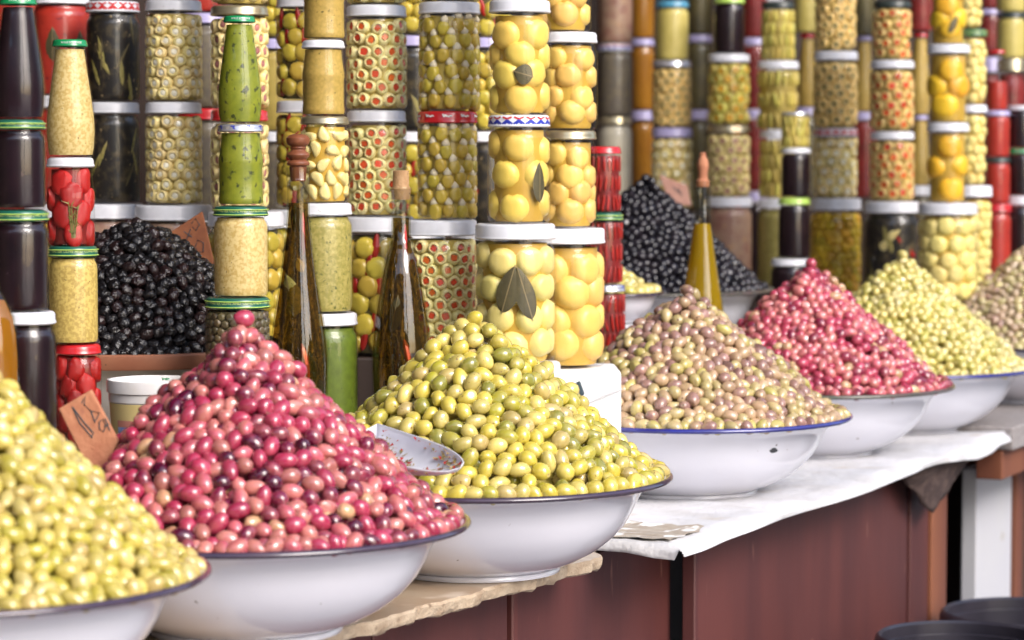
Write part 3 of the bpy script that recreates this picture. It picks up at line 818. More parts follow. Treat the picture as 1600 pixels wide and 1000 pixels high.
# ------------------------------------------------------------------ pieces inside the jars (local +X faces the glass)
def sphere_pts(nr=9, seg=14): return olive_base([math.pi * (i + 1) / (nr + 1) for i in range(nr)], seg)
SV, ST = sphere_pts()
PIECE = {}
def piece(name, V, T, m, extra=()):
    me = MB(); me.add([tuple(v) for v in V], [tuple(t) for t in T])
    for (V2, T2_, mi) in extra: me.add([tuple(v) for v in V2], [tuple(t) for t in T2_], mi)
    mesh = me.mesh(name, True, 50)
    for mm in (m if isinstance(m, list) else [m]): mesh.materials.append(mm)
    return mesh
def flat(V, x, k=0.):
    V = V.copy(); lim = x - k * V[:, 1] ** 2; V[:, 0] = np.where(V[:, 0] > lim, lim + (V[:, 0] - lim) * .06, V[:, 0]); return V
def axis_x(V): return V[:, [2, 0, 1]]
def ball_meshes(m, fl=.80, k=6, cur=.12):
    out = []
    for i in range(k):
        V = SV * np.array((rng.uniform(.96, 1.04), 1, rng.uniform(.97, 1.10))); V[0] *= .86; V[1:15] *= .985
        q_ = Matrix.Rotation(rng.uniform(.3, 1.2), 3, 'Y'); V = V @ np.array(q_).T
        V = V * (1 + .03 * np.sin(2.3 * V[:, 1] + i * 2) * np.cos(2 * V[:, 2] + i))[:, None]
        out.append(piece('ball', flat(V, fl, cur), ST, m))
    return out
def ring_meshes(m, core, square=False, k=3, core_r=.42):
    out = []
    for i in range(k):
        b = MB()
        e = rng.uniform(.9, 1.05)
        prof = [(0, .30), (core_r, .30), (core_r + .04, .55), (.62, .66), (.80, .58), (.94, .30), (1.0, -.05), (.92, -.45), (.6, -.7)]
        b.lathe(list(reversed(prof)), 14, axis='x')
        for j, v in enumerate(b.v): b.v[j] = (v[0], v[1] * e, v[2] / e)
        if square:
            a = core_r * rng.uniform(.75, 1.0); a2 = core_r * rng.uniform(.75, 1.0)
            b.box((.42, 0, 0), (.36, 2 * a * .92, 2 * a2 * .92), 1)
        else:
            b2 = MB(); b2.lathe([(core_r * 1.0, .40), (core_r * .95, .56), (core_r * .5, .62), (0, .63)], 12, axis='x')
            b2.v = [(x, y * rng.uniform(.9, 1.1), z * rng.uniform(.9, 1.1)) for x, y, z in b2.v]
            b.add(b2.v, b2.f, 1)
        me = b.mesh('slice', True, 40); me.materials.append(m); me.materials.append(core)
        out.append(me)
    return out
def get_piece(kind):
    if kind in PIECE: return PIECE[kind]
    if kind == 'lemon': r = ball_meshes(M['lemon_ball'], cur=.30)
    elif kind == 'onion': r = ball_meshes(M['onion_ball'], cur=.22)
    elif kind == 'peach': r = ball_meshes(M['peach_ball'], cur=.27)
    elif kind == 'amber': r = ball_meshes(M['amber_ball'], cur=.33)
    elif kind == 'tomato':
        r = []
        for i in range(4):
            V = axis_x(SV) * np.array((1, rng.uniform(.75, 1.0), rng.uniform(1.0, 1.35)))
            V = V * (1 + .10 * np.sin(3.1 * V[:, 1] + i * 2) * np.cos(2.7 * V[:, 2] + i) + .05 * np.sin(7 * V[:, 2] + 5 * V[:, 1] + i))[:, None]
            r.append(piece('pepper', flat(V, .7, .28), ST, M['tomato_red']))
    elif kind == 'caper': r = ball_meshes(M['caper'], .75)
    elif kind == 'picca': r = ball_meshes(M['picca'], .7)
    elif kind == 'oliveball': r = ball_meshes(M['green_fruit'], .75)
    elif kind == 'pimento': r = ring_meshes(M['olive_ring'], M['pimento'], True, core_r=.46)
    elif kind == 'palering': r = ring_meshes(M['pale_ring'], M['pale_core'])
    elif kind == 'pinkring': r = ring_meshes(M['pale_ring'], M['pink_core'])
    elif kind == 'greendot': r = ring_meshes(M['tan_ring'], M['green_core'], core_r=.34)
    elif kind == 'reddot': r = ring_meshes(M['tan_ring'], M['pimento'], core_r=.5)
    elif kind == 'yellowdot': r = ring_meshes(M['gherkin'], M['yellow_core'], core_r=.5)
    elif kind == 'almond':
        r = []
        for i in range(3):
            V = SV * np.array((.9, .82, 1.0)) * rng.uniform(.95, 1.04); V[:, 2] -= .15
            V2 = LV2 * np.array((.40, .50, .60)); V2[:, 2] = V2[:, 2] + .88; V2[:, 1] += rng.uniform(-.08, .08); V2[:, 0] += .18
            V2[:, :2] *= np.clip(1.75 - V2[:, 2:3] * .75, .2, 1.1)
            r.append(piece('olive', flat(V, .62), ST, [M['green_fruit'], M['almond']], [(V2, LT2, 1)]))
    elif kind == 'garlic':
        r = []
        for i in range(4):
            V = SV * np.array((.62, .62, 1.0)); V[:, :2] *= (1 - .32 * V[:, 2:3]); V[:, 1] += .22 * V[:, 2] ** 2
            r.append(piece('clove', flat(V, .45), ST, M['garlic']))
    elif kind == 'gherkin':
        r = []
        for i in range(3):
            V = SV * np.array((.55, .55, 1.9)); V[:, 1] += rng.uniform(-.2, .2) * V[:, 2] ** 2 * .3
            V *= (1 + .05 * np.sin(6 * V[:, 2] + i))[:, None]
            r.append(piece('gherkin', flat(V, .4), ST, M['gherkin']))
    elif kind == 'strip':
        r = []
        for i in range(3):
            V = SV * np.array((.35, .42, 2.6)); V[:, 1] += rng.uniform(-.3, .3) * np.sin(V[:, 2])
            r.append(piece('pepper_strip', flat(V, .25), ST, M['chili_red']))
    elif kind == 'chili':
        V = SV * np.array((.3, .34, 1.5)); V[:, :2] *= (1 - .35 * V[:, 2:3] / 1.5); r = [piece('chili', flat(V, .22), ST, M['chili_red'])]
    PIECE[kind] = r
    return r
LV2, LT2 = olive_base([.5, 1.0, 1.6, 2.3], 9)

PIECE_NAME = {'lemon': 'lemon', 'onion': 'onion', 'peach': 'lemon', 'amber': 'lemon', 'tomato': 'red_pepper', 'caper': 'caper', 'picca': 'pickle_chunk', 'oliveball': 'olive',
              'pimento': 'stuffed_olive', 'palering': 'olive_slice', 'pinkring': 'olive_slice', 'greendot': 'olive_slice', 'reddot': 'olive_slice', 'yellowdot': 'olive_slice',
              'almond': 'almond_olive', 'garlic': 'garlic_clove', 'gherkin': 'gherkin', 'strip': 'pepper_strip', 'chili': 'chili'}
# kind: (pieces, width px pitch relative to jar diameter, height pitch, roll range, brine)
FILL = {
 'lemon': ('lemon', .42, .38, .12, 'brine_yellow'), 'onion': ('onion', .30, .30, .12, 'brine_yellow'), 'peach': ('peach', .38, .36, .12, 'brine_yellow'),
 'amber': ('amber', .50, .40, .12, 'brine_yellow'), 'smallonion': ('onion', .27, .26, .12, 'brine_yellow'),
 'pimento': ('pimento', .205, .185, 3.1, 'brine_green'), 'pimento_big': ('pimento', .165, .150, 3.1, 'brine_green'), 'palering': ('palering', .205, .175, 3.1, 'brine_green'), 'pinkring': ('pinkring', .24, .21, 3.1, 'brine_green'),
 'greendot': ('greendot', .235, .20, 3.1, 'brine_green'), 'reddot': ('reddot', .25, .215, 3.1, 'brine_green'), 'yellowdot': ('yellowdot', .26, .22, 3.1, 'brine_green'), 'farring': ('palering', .24, .215, 3.1, 'brine_green'),
 'almond': ('almond', .235, .225, .22, 'brine_green'), 'garlic': ('garlic', .30, .30, 3.1, 'brine_yellow'), 'gherkin': ('gherkin', .17, .40, .30, 'brine_green'),
 'capers': ('caper', .125, .115, 3.1, 'brine_dark'), 'tomato': ('tomato', .40, .34, .15, 'brine_red'), 'strips': ('strip', .15, .48, .18, 'brine_red'), 'picca': ('picca', .17, .15, 3.1, 'brine_yellow'),
 'chiliolive': ('oliveball', .27, .26, 3.1, 'brine_dark'), 'greenball': ('oliveball', .24, .23, 3.1, 'brine_dark'),
}

def text_verts(body, size):
    cu = bpy.data.curves.new('lettering', 'FONT'); cu.body = body; cu.size = size; cu.resolution_u = 2
    cu.align_x = 'CENTER'; cu.align_y = 'CENTER'
    o = bpy.data.objects.new('lettering', cu); col.objects.link(o)
    me = bpy.data.meshes.new_from_object(o)
    V = [tuple(v.co) for v in me.vertices]; F = [tuple(p.vertices) for p in me.polygons]
    bpy.data.objects.remove(o); bpy.data.curves.remove(cu); bpy.data.meshes.remove(me)
    return V, F
def wrap_text(body, size, r, zc, theta):
    V, F = text_verts(body, size)
    b = MB(); b.add([(r * math.cos(theta + x / r), r * math.sin(theta + x / r), zc + y) for x, y, z in V], F)
    return b.mesh('lettering', False)
def wrap_strokes(strokes, r, zc, theta, w):
    """thin printed lines laid round a lid"""
    b = MB()
    for st in strokes:
        for (x0, y0), (x1, y1) in zip(st[:-1], st[1:]):
            dx, dy = x1 - x0, y1 - y0; L_ = math.hypot(dx, dy) or 1; nx, ny = -dy / L_ * w, dx / L_ * w
            q = [(x0 - nx, y0 - ny), (x1 - nx, y1 - ny), (x1 + nx, y1 + ny), (x0 + nx, y0 + ny)]
            b.add([(r * math.cos(theta + x / r), r * math.sin(theta + x / r), zc + y) for x, y in q], [(0, 1, 2, 3)])
    return b.mesh('print', False)

def make_lid(par, R, z0, h, style, face, seg=48):
    """twist-off lid: rolled skirt, raised rim, sunk panel; print where the lid has it"""
    base = {'white': 'lid_white', 'red': 'lid_red', 'green': 'lid_green', 'print': 'lid_darkgreen', 'black': 'lid_black', 'blue': 'lid_blue', 'lavender': 'lid_lavender',
            'gold': 'lid_gold', 'silver': 'lid_silver', 'lime': 'lid_lime', 'teal': 'lid_darkgreen', 'bluered': 'lid_white', 'redwhite': 'lid_white', 'bluesilver': 'lid_silver', 'redscript': 'lid_red'}[style]
    e = min(.0022, h * .2)
    prof = [(R * .90, z0), (R - e * .3, z0), (R + e * .35, z0 + e * .7), (R, z0 + e * 1.6), (R - e * .2, z0 + e * 2.2), (R - e * .3, z0 + h - e * 1.6), (R - e * .9, z0 + h - e * .5), (R - e * 2, z0 + h),
            (R - e * 3.2, z0 + h), (R - e * 4.2, z0 + h - e * .8), (0, z0 + h - e * .8)]
    b = MB(); b.lathe(prof, seg)
    lid = link('lid', b.mesh('lid'), M[base], par)
    rs = R - e * .25 + .0004; zm = z0 + h * .55
    if style in ('print', 'teal'):
        for zz in (z0 + e * 1.0, z0 + h - e * 1.9):
            bb = MB(); bb.lathe([(rs + e * .45, zz - h * .05), (rs + e * .75, zz), (rs + e * .45, zz + h * .05)], seg)
            link('band', bb.mesh('band'), M['lid_lime'], lid)
        txt = {'print': 'AND CONDIMENTS \u2022 MASTER OLIVE AND CONDIMENTS MANUFACTURERS', 'teal': "MANUFACTURERS \u2022 MAITRE DANS L'ART DE PR\u00c9PARER"}[style]
        link('lettering', wrap_text(txt, h * .36, rs + .0003, zm, face + random.uniform(-.15, .15)), M['ink_lime'], lid)
    elif style == 'green' and h > .006:
        link('lettering', wrap_text('SOLL\u00c9 SOUS VIDE', h * .38, rs + .0003, zm, face + .1), M['ink_white'], lid)
    elif style in ('bluered', 'redwhite', 'bluesilver'):
        nn = 16 if style != 'bluesilver' else 9
        S, S2_ = [], []
        cw = 2 * math.pi * R / nn
        for k in range(nn):
            x = (k - nn / 2) * cw
            if style == 'bluesilver':
                S.append([(x - cw * .15, h * .18), (x + cw * .12, h * .2), (x, -h * .05), (x + cw * .15, -h * .2)])
            else:
                S.append([(x - cw * .45, -h * .30), (x, h * .02), (x + cw * .45, -h * .30)])
                S.append([(x - cw * .25, -h * .30), (x, -h * .1), (x + cw * .25, -h * .30)])
                S2_.append([(x - cw * .4, h * .28), (x, h * .12), (x + cw * .4, h * .28)])
        mA, mB = (M['ink_blue'], M['ink_red']) if style != 'redwhite' else (M['ink_red'], M['ink_red'])
        link('printed_pattern', wrap_strokes(S, rs + .0003, zm, face, h * (.085 if style != 'bluesilver' else .06)), mA, lid)
        if S2_: link('printed_pattern', wrap_strokes(S2_, rs + .0003, zm, face, h * .07), mB, lid)
    elif style == 'redscript':
        S = []
        for k in range(10):
            x = (k - 5) * 2 * math.pi * R / 10; a = h * .2
            S.append([(x - 2 * a, a), (x - 1.4 * a, -a * .2), (x - a, a * .8), (x - .5 * a, 0), (x, a * .3), (x + .6 * a, -a * .2), (x + 1.3 * a, a * .5), (x + 2 * a, 0)])
        link('printed_script', wrap_strokes(S, rs + .0003, zm, face, h * .06), M['ink_white'], lid)
    return lid

def leaf_mesh(r, theta, zc, L_, W_, roll, m=None):
    """a bay leaf bent against the inside of the glass, with a raised midrib"""
    nu, nv = 16, 4
    b = MB(); vs, fs = [], []
    for i in range(nu + 1):
        u = i / nu
        w = W_ * (math.sin(math.pi * u ** .8) ** .78) * .5 + W_ * .012
        for j in range(-nv // 2, nv // 2 + 1):
            v = j / (nv / 2)
            x, y = v * w, (u - .5) * L_
            X, Y = x * math.cos(roll) - y * math.sin(roll), x * math.sin(roll) + y * math.cos(roll)
            rr = r - .0012 * abs(v)
            vs.append((rr * math.cos(theta + X / r), rr * math.sin(theta + X / r), zc + Y))
    for i in range(nu):
        for j in range(nv):
            a = i * (nv + 1) + j; fs.append((a, a + 1, a + nv + 2, a + nv + 1))
    b.add(vs, fs)
    vv, ff = [], []
    for i in range(nu + 1):
        y = (i / nu - .5) * L_ * 1.06
        for x in (-W_ * .022, W_ * .022):
            X, Y = x * math.cos(roll) - y * math.sin(roll), x * math.sin(roll) + y * math.cos(roll)
            vv.append(((r + .0002) * math.cos(theta + X / r), (r + .0002) * math.sin(theta + X / r), zc + Y))
    ff = [(2 * i, 2 * i + 1, 2 * i + 3, 2 * i + 2) for i in range(nu)]
    b.add(vv, ff, 1)
    return b.mesh('bay_leaf', True, 0)

def sprig(b, base, tip, rad, n=26, ln=.011):
    base, tip = Vector(base), Vector(tip); mid = (base + tip) / 2 + Vector((random.uniform(-1, 1), random.uniform(-1, 1), 0)) * rad * .3
    pts = []
    for i in range(6):
        t = i / 5; pts.append(base * (1 - t) ** 2 + mid * 2 * t * (1 - t) + tip * t * t)
    b.tube(pts, [.0011 - .0001 * i for i in range(6)], 4)
    for k in range(n):
        t = random.random(); q = base * (1 - t) ** 2 + mid * 2 * t * (1 - t) + tip * t * t
        dv = Vector((random.uniform(-1, 1), random.uniform(-1, 1), random.uniform(.1, 1.2))).normalized() * ln * random.uniform(.6, 1.2)
        sd = dv.cross(Vector((random.uniform(-1, 1), random.uniform(-1, 1), .3))).normalized() * .0009
        b.add([q - sd, q + sd, q + dv], [(0, 1, 2)])
SHAPES = {   # outer glass profile as fractions of radius and of glass height, neck last
 'jar': [(0, .006), (.70, .006), (.80, 0), (.90, .004), (.955, .02), (.99, .055), (1, .09), (1, .845), (.985, .885), (.945, .915), (.90, .935), (.885, .95), (.885, 1.0)],
 'waist': [(0, .006), (.75, .006), (.86, 0), (.96, .012), (1, .05), (1, .10), (.975, .16), (.975, .52), (1.0, .56), (1.0, .62), (.95, .72), (.90, .84), (.88, .93), (.88, 1.0)],
 'bottle': [(0, .006), (.70, .006), (.82, 0), (.90, .010), (.96, .08), (1, .22), (.985, .34), (.90, .50), (.79, .68), (.70, .82), (.645, .92), (.62, .945), (.62, 1.0)],
}
def prof_r(prof, z):
    pts = [q for q in prof if q[0] > .6]
    for (r0, z0), (r1, z1) in zip(pts[:-1], pts[1:]):
        if z0 <= z <= z1 and z1 > z0: return r0 + (r1 - r0) * (z - z0) / (z1 - z0)
    return pts[-1][0]
GLASS_CACHE = {}
def make_jar(label, fill, lid, x, y, z, D, H, shape='jar', group=None, leaves=(), far=False, level=.965, name=None, arc=100):
    root = empty(name or ('sauce_bottle' if shape == 'bottle' else 'glass_jar'), (x, y, z + .0006))
    Rr = D / 2
    face = math.atan2(-y, -x)                      # towards the camera
    lh = H * (.062 if shape == 'bottle' else (.11 if H / D < 2 else .095))
    if lid in ('gold', 'silver', 'bluesilver'): lh *= .85
    GH = H - lh * .93
    prof = SHAPES[shape]; seg = 24 if far else 40
    b = MB(); b.lathe([(r * Rr, q * GH) for r, q in prof], seg)
    link('glass', b.mesh('glass'), M['glass'], root)
    lr = Rr * ({'bottle': .70, 'waist': .965}.get(shape, .975))
    make_lid(root, lr, H - lh - .0006, lh, lid, face, 28 if far else 48)
    zt = level - (.035 if shape == 'jar' else .02)
    if fill in FILL:
        kind, pw, ph_, roll, brine = FILL[fill]
        ms = get_piece(kind)
        ri = Rr * .968
        w = pw * D; hh = ph_ * D
        core = ri - min(w * (.42 if kind not in ('gherkin', 'strip') else .30), (.095 if kind in ('lemon', 'onion', 'peach', 'amber', 'tomato') else .075) * D)
        b = MB(); b.lathe([(0, GH * .02), (core * .95, GH * .02), (core, GH * .05), (core, GH * .87), (min(core, Rr * .85), GH * .93), (min(core, Rr * .84), GH * .955), (0, GH * .955)], 28)
        link('brine', b.mesh('brine'), M[brine], root)
        s = w / 2 * (1.24 if kind in ('lemon', 'onion', 'peach', 'amber', 'tomato') else 1.15)
        tall = {'gherkin': 1.9, 'strip': 2.6, 'garlic': 1.0}.get(kind, 1.0)
        zlo, zhi = GH * .024, GH * (.955 if shape == 'jar' else .97)
        ext = s * (1.0 if tall == 1 else tall)
        if tall > 1.5: ext = min(ext, (zhi - zlo) / 2.2); 
        rows = max(1, int(round((zhi - zlo - 2 * ext) / hh)) + 1)
        dz = (zhi - zlo - 2 * ext) / max(1, rows - 1)
        flatx = {'almond': .62, 'garlic': .45, 'gherkin': .40, 'strip': .25, 'tomato': .70, 'picca': .7, 'oliveball': .75, 'caper': .75}.get(kind, .66 if kind in ('pimento', 'palering', 'pinkring', 'greendot', 'reddot', 'yellowdot') else .82)
        for i in range(rows):
            zc = zlo + ext + i * dz
            rl = ri * min(1, prof_r(prof, zc / GH) / .99)
            rc = rl - flatx * s
            da = w / rc
            k0 = int(R_(arc) / da) + 1; da_ = da
            for k in range(-k0, k0 + 1):
                th = face + (k + (.5 if i % 2 else 0)) * da + random.uniform(-.15, .15) * da
                if abs(th - face) > R_(arc): continue
                o = bpy.data.objects.new(PIECE_NAME[kind], random.choice(ms)); col.objects.link(o); o.parent = root
                sj = s * random.uniform(.93, 1.06); rc = rl - flatx * sj
                pit = random.uniform(-.14, .14) if flatx == .66 else 0.
                ov = 0. if tall > 1.5 else random.uniform(-.15, .15)
                o.location = (rc * math.cos(th), rc * math.sin(th), zc + ov * hh)
                o.rotation_euler = (random.uniform(-roll, roll), pit, th + (random.uniform(-.12, .12) if pit else 0.)); o.scale = (sj, sj, sj)
                if kind == 'oliveball' and fill == 'chiliolive' and random.random() < .62:
                    c = bpy.data.objects.new('pepper_strip', get_piece('chili')[0]); col.objects.link(c); c.parent = root
                    th2 = th + da * .5; c.location = ((rc + s * .35) * math.cos(th2), (rc + s * .35) * math.sin(th2), zc + hh * .2)
                    c.rotation_euler = (random.uniform(-.25, .25), 0, th2); c.scale = (s * .9, s * .9, s * .8)
    else:
        b = MB()
        pr = [(max(r * Rr - .0016, 0) if r else 0, q * GH) for r, q in prof]
        cut = [(r, max(q, .0025)) for r, q in pr if q <= GH * level]
        rl = prof_r(prof, level) * Rr - .0016
        cut += [(rl, GH * level), (rl * .96, GH * level + .0006), (0, GH * level)]
        b.lathe(cut, seg)
        link('filling', b.mesh('filling'), M[fill], root)
        if fill == 'black_mix':
            for q in range(9):
                th = face + random.uniform(-1.1, 1.1); zc = GH * random.uniform(.12, .8); s = D * .13
                kind = random.choice(['garlic', 'chili', 'leaf', 'leaf', 'leaf'])
                if kind == 'leaf':
                    link('bay_leaf', leaf_mesh(Rr - .0012, th, zc, D * .5, D * .19, random.uniform(-.6, .6)), M['bay_leaf'] if q % 2 else M['tapenade'], root)
                else:
                    o = link('garlic_clove' if kind == 'garlic' else kind, random.choice(get_piece(kind)), None, root); o.scale = (s * .35, s, s * (1.4 if kind == 'chili' else 1))
                    o.location = ((Rr - .004) * math.cos(th), (Rr - .004) * math.sin(th), zc); o.rotation_euler = (random.uniform(-1, 1), 0, th)
    if 'rosemary' in label:
        b = MB(); fx, fy = math.cos(face + .12), math.sin(face + .12); rr = Rr * .985
        for k in range(4):
            th = face + .1 + (k - 1.5) * .13
            sprig(b, ((rr - .001) * math.cos(th * .3 + face * .7 + .07), (rr - .001) * math.sin(th * .3 + face * .7 + .07), GH * .10), (rr * math.cos(th), rr * math.sin(th), GH * random.uniform(.42, .58)), .002, 18, .009)
        link('rosemary', b.mesh('rosemary', False), M['rosemary_green'], root)['kind'] = 'stuff'
    for (dth, zf, L_, W_, roll) in leaves:
        link('bay_leaf', leaf_mesh(Rr * .9955 - .0003, face + dth, GH * zf, L_ * D, W_ * D, roll), M['bay_leaf'], root)
    tag(root, label, 'bottle' if shape == 'bottle' else 'jar', group)
    return root

ORD = ['top', 'second', 'third', 'fourth', 'fifth']
SUPPORT = []
def stack(phrase, cx, Z, items, group, support=None, far=False, sup_label=None, show_top=True):
    """items from top to bottom: (description, fill, lid, top px, bottom px, width px[, extras])"""
    n = len(items)
    p0 = P(cx, items[-1][4], Z)
    zb = p0.z
    zbase = zb
    rmax = 0
    for i in range(n - 1, -1, -1):
        it = items[i]; ex = it[6] if len(it) > 6 else {}
        ccx = ex.get('cx', cx)
        pt = P(ccx, it[3], Z)
        D = it[5] * Z / FPX
        H = pt.z - zb
        if n == 1: where = f', {phrase}'
        else: where = f", {'bottom' if i == n - 1 else ORD[i]} of {phrase}"
        make_jar(it[0] + where, it[1], it[2], pt.x, Z, zb, D, H, ex.get('shape', 'jar'), group, ex.get('leaves', ()), far, ex.get('level', .965), arc=95 if far else 115)
        BLOCKS.append((pt.x, Z, D / 2, zb, pt.z))
        zb = pt.z; rmax = max(rmax, D / 2)
    if support is not None: SUPPORT.append((p0.x, Z, zbase, rmax, support, sup_label))
    return zbase

# ------------------------------------------------------------------ jar stacks of the nearer stall
GA = 'small jars stacked in front'
stack('dark stack at left frame edge', 32, 3.05, [
    ('green-capped bottle of dark syrup', 'dark_jam', 'green', -4, 187, 82, dict(shape='bottle', cx=28)),
    ('dark jam jar with green printed lid', 'dark_jam', 'teal', 187, 328, 84, dict(cx=29)),
    ('taller dark jam jar with green printed lid', 'dark_jam', 'teal', 328, 486, 90, dict(cx=31)),
    ('dark jam jar with white lid', 'dark_jam', 'white', 486, 694, 92, dict(cx=42)),
], GA, 'riser')
stack('stack left of dried black olives', 110, 3.3, [
    ('green-capped bottle of grainy mustard sauce', 'mustard_pale', 'green', 62, 246, 78, dict(shape='bottle', cx=109)),
    ('white-lidded jar of red peppers with rosemary', 'tomato', 'white', 246, 384, 76, dict(shape='waist', cx=110)),
    ('green-lidded jar of grainy mustard', 'mustard', 'print', 384, 537, 79, dict(cx=114)),
    ('red-lidded jar of red peppers', 'tomato', 'red', 537, 700, 73, dict(cx=122)),
], GA, 'riser')
stack('stack right of dried black olives', 376, 3.4, [
    ('green-capped bottle of green pesto', 'pesto', 'green', 25, 194, 71, dict(shape='bottle', cx=374)),
    ('silver-lidded jar of green pesto', 'pesto', 'bluesilver', 194, 322, 73, dict(shape='waist', cx=376)),
    ('green-lidded jar of pale chopped garlic', 'mustard_pale', 'print', 322, 464, 87, dict(cx=376)),
    ('green-lidded jar of brown capers', 'capers', 'print', 464, 618, 103, dict(cx=371)),
], GA, 'riser')
stack('stack behind wooden-stoppered bottle', 508, 3.64, [
    ('jar of tan sauce cut by the frame', 'sauce_tan', 'white', -62, 63, 67, dict(shape='waist', cx=506)),
    ('white-lidded jar of tan sauce', 'sauce_tan', 'white', 63, 182, 69, dict(shape='waist', cx=505)),
    ('gold-lidded jar of peeled garlic cloves', 'garlic', 'gold', 182, 317, 77, dict(cx=507)),
    ('white-lidded jar of chopped green tapenade', 'tapenade', 'white', 317, 488, 96, dict(cx=503)),
    ('white-lidded jar of dark green pesto', 'pesto_dark', 'white', 488, 690, 100, dict(cx=510)),
], GA, 'riser')

GB = 'tall jars stacked on the display step'
stack('column behind mustard bottle', 95, 4.22, [
    ('white-lidded jar of red chillies and leaves', 'red_fill', 'white', -10, 150, 92, dict(leaves=[(-.3, .55, .55, .26, 0.), (.75, .5, .6, .24, .1)])),
    ('white-lidded jar of red peppers', 'red_fill', 'white', 150, 318, 92),
    ('big white-lidded jar of green olives', 'greenball', 'white', 318, 530, 116),
], GB, 'riser')
stack('column of black pickles', 176, 4.13, [
    ('red-patterned-lid jar of black olives and garlic', 'black_mix', 'redwhite', 3, 160, 85),
    ('white-lidded jar of black olives with bay leaf', 'black_mix', 'white', 160, 318, 85),
    ('big white-lidded jar of pinkish olives', 'pink_mix', 'white', 318, 528, 118, dict(cx=168)),
], GB, 'riser')
stack('column above dried black olives', 271, 4.05, [
    ('white-lidded jar of pale sliced olives', 'palering', 'white', 1, 160, 90),
    ('white-lidded jar of pale sliced olives', 'palering', 'white', 160, 320, 90),
    ('big white-lidded jar of pinkish olives', 'pink_mix', 'white', 320, 535, 124),
], GB, 'riser')
stack('column behind green pesto bottle', 374, 3.95, [
    ('jar of pink-centred olive slices cut by frame', 'pinkring', 'white', -150, 10, 90),
    ('gold-lidded jar of pink-centred olive slices', 'pinkring', 'gold', 10, 172, 92),
    ('red-lidded jar of pink-centred olive slices', 'pinkring', 'red', 172, 330, 92),
    ('big white-lidded jar of dark olives', 'greenball', 'white', 330, 545, 122, dict(cx=384)),
], GB, 'riser')
stack('column behind tan sauce jars', 478, 4.06, [
    ('white-lidded jar of olives with red pepper strips', 'chiliolive', 'white', -5, 158, 95),
    ('white-lidded jar of olives with red pepper strips', 'chiliolive', 'white', 158, 327, 95),
    ('big white-lidded jar of green olives', 'greenball', 'white', 327, 540, 120),
], GB, 'riser')
stack('column left of the cork-stoppered bottle', 588, 3.95, [
    ('jar of pimento-stuffed olives cut by frame', 'pimento', 'white', -155, 9, 95),
    ('white-lidded jar of pimento-stuffed olives', 'pimento', 'white', 9, 173, 96),
    ('white-lidded jar of pimento-stuffed olives', 'pimento', 'white', 173, 338, 95),
    ('big white-lidded jar of olives with red peppers', 'chiliolive', 'white', 338, 553, 118, dict(cx=590)),
], GB, 'riser')
stack('column above cork-stoppered bottle', 699, 3.87, [
    ('jar of almond-stuffed olives cut by frame', 'almond', 'white', -160, 4, 96, dict(cx=703)),
    ('white-lidded jar of almond-stuffed olives', 'almond', 'white', 4, 174, 98, dict(cx=702)),
    ('red-script-lidded jar of almond-stuffed olives', 'almond', 'redscript', 174, 343, 96, dict(cx=699)),
    ('big white-lidded jar of pimento-stuffed olives', 'pimento_big', 'white', 343, 562, 122, dict(cx=686)),
], GB, 'riser')
stack('tall column of pale yellow lemons', 806, 3.75, [
    ('white-lidded jar of pale lemons cut by frame', 'lemon', 'white', -170, 1, 97, dict(cx=813)),
    ('white-lidded jar of lemons with round leaf', 'lemon', 'white', 1, 180, 98, dict(cx=812, leaves=[(.12, .39, .33, .32, 1.3)])),
    ('blue-patterned-lid jar of lemons with narrow leaf', 'lemon', 'bluered', 180, 349, 99, dict(cx=811, leaves=[(.72, .42, .62, .24, 0.)])),
    ('big jar of pale lemons with paired leaves', 'onion', 'white', 349, 567, 129, dict(cx=805, leaves=[(-.17, .60, .58, .28, -.28), (.24, .57, .66, .25, .3)])),
], GB, 'box', sup_label='white paper-wrapped box under the column of pale lemons')
stack('column of peach-yellow lemons', 890, 3.86, [
    ('jar of peach-yellow lemons cut by frame', 'peach', 'white', -100, 51, 88, dict(cx=880)),
    ('white-lidded jar of peach-yellow lemons', 'peach', 'white', 51, 204, 90, dict(cx=889)),
    ('gold-lidded jar of peach-yellow lemons', 'peach', 'gold', 204, 356, 90, dict(cx=888)),
    ('big white-lidded jar of peach-yellow lemons', 'peach', 'white', 356, 572, 124, dict(cx=885)),
], GB, 'box', sup_label='white paper-wrapped box tied with string beside brown olives')
# dim second row seen through the gaps
GC = 'dim jars in the second row'
for (cx, Z, rows, ph, fills) in [
    (24, 4.4, (-60, 92, 245, 400, 560), 'dim column at the left frame edge', ('red_fill', 'brine_red', 'red_fill', 'herb_mix')),
    (322, 4.38, (-60, 22, 170, 330, 545), 'dim column between pale slices and pesto', ('red_fill', 'herb_mix', 'herb_mix', 'brine_dark')),
    (428, 4.38, (-80, 62, 206, 350, 545), 'dim column left of tan sauce', ('greenball', 'brine_green', 'herb_mix', 'brine_dark')),
    (644, 4.36, (-80, 57, 206, 352, 550), 'dim column between stuffed olives', ('greenball', 'black_mix', 'chiliolive', 'brine_dark')),
    (757, 4.30, (-70, 60, 206, 352, 550), 'dim column between almonds and lemons', ('chiliolive', 'greenball', 'black_mix', 'brine_dark')),
]:
    its = [(f'shadowed white-lidded jar', fills[i], ('white', 'lavender', 'white', 'white')[i] if cx != 322 else ('red', 'lavender', 'red', 'white')[i], rows[i], rows[i + 1], 92 if i < 3 else 104) for i in range(4)]
    stack(ph, cx, Z, its, GC, 'riser', far=True)

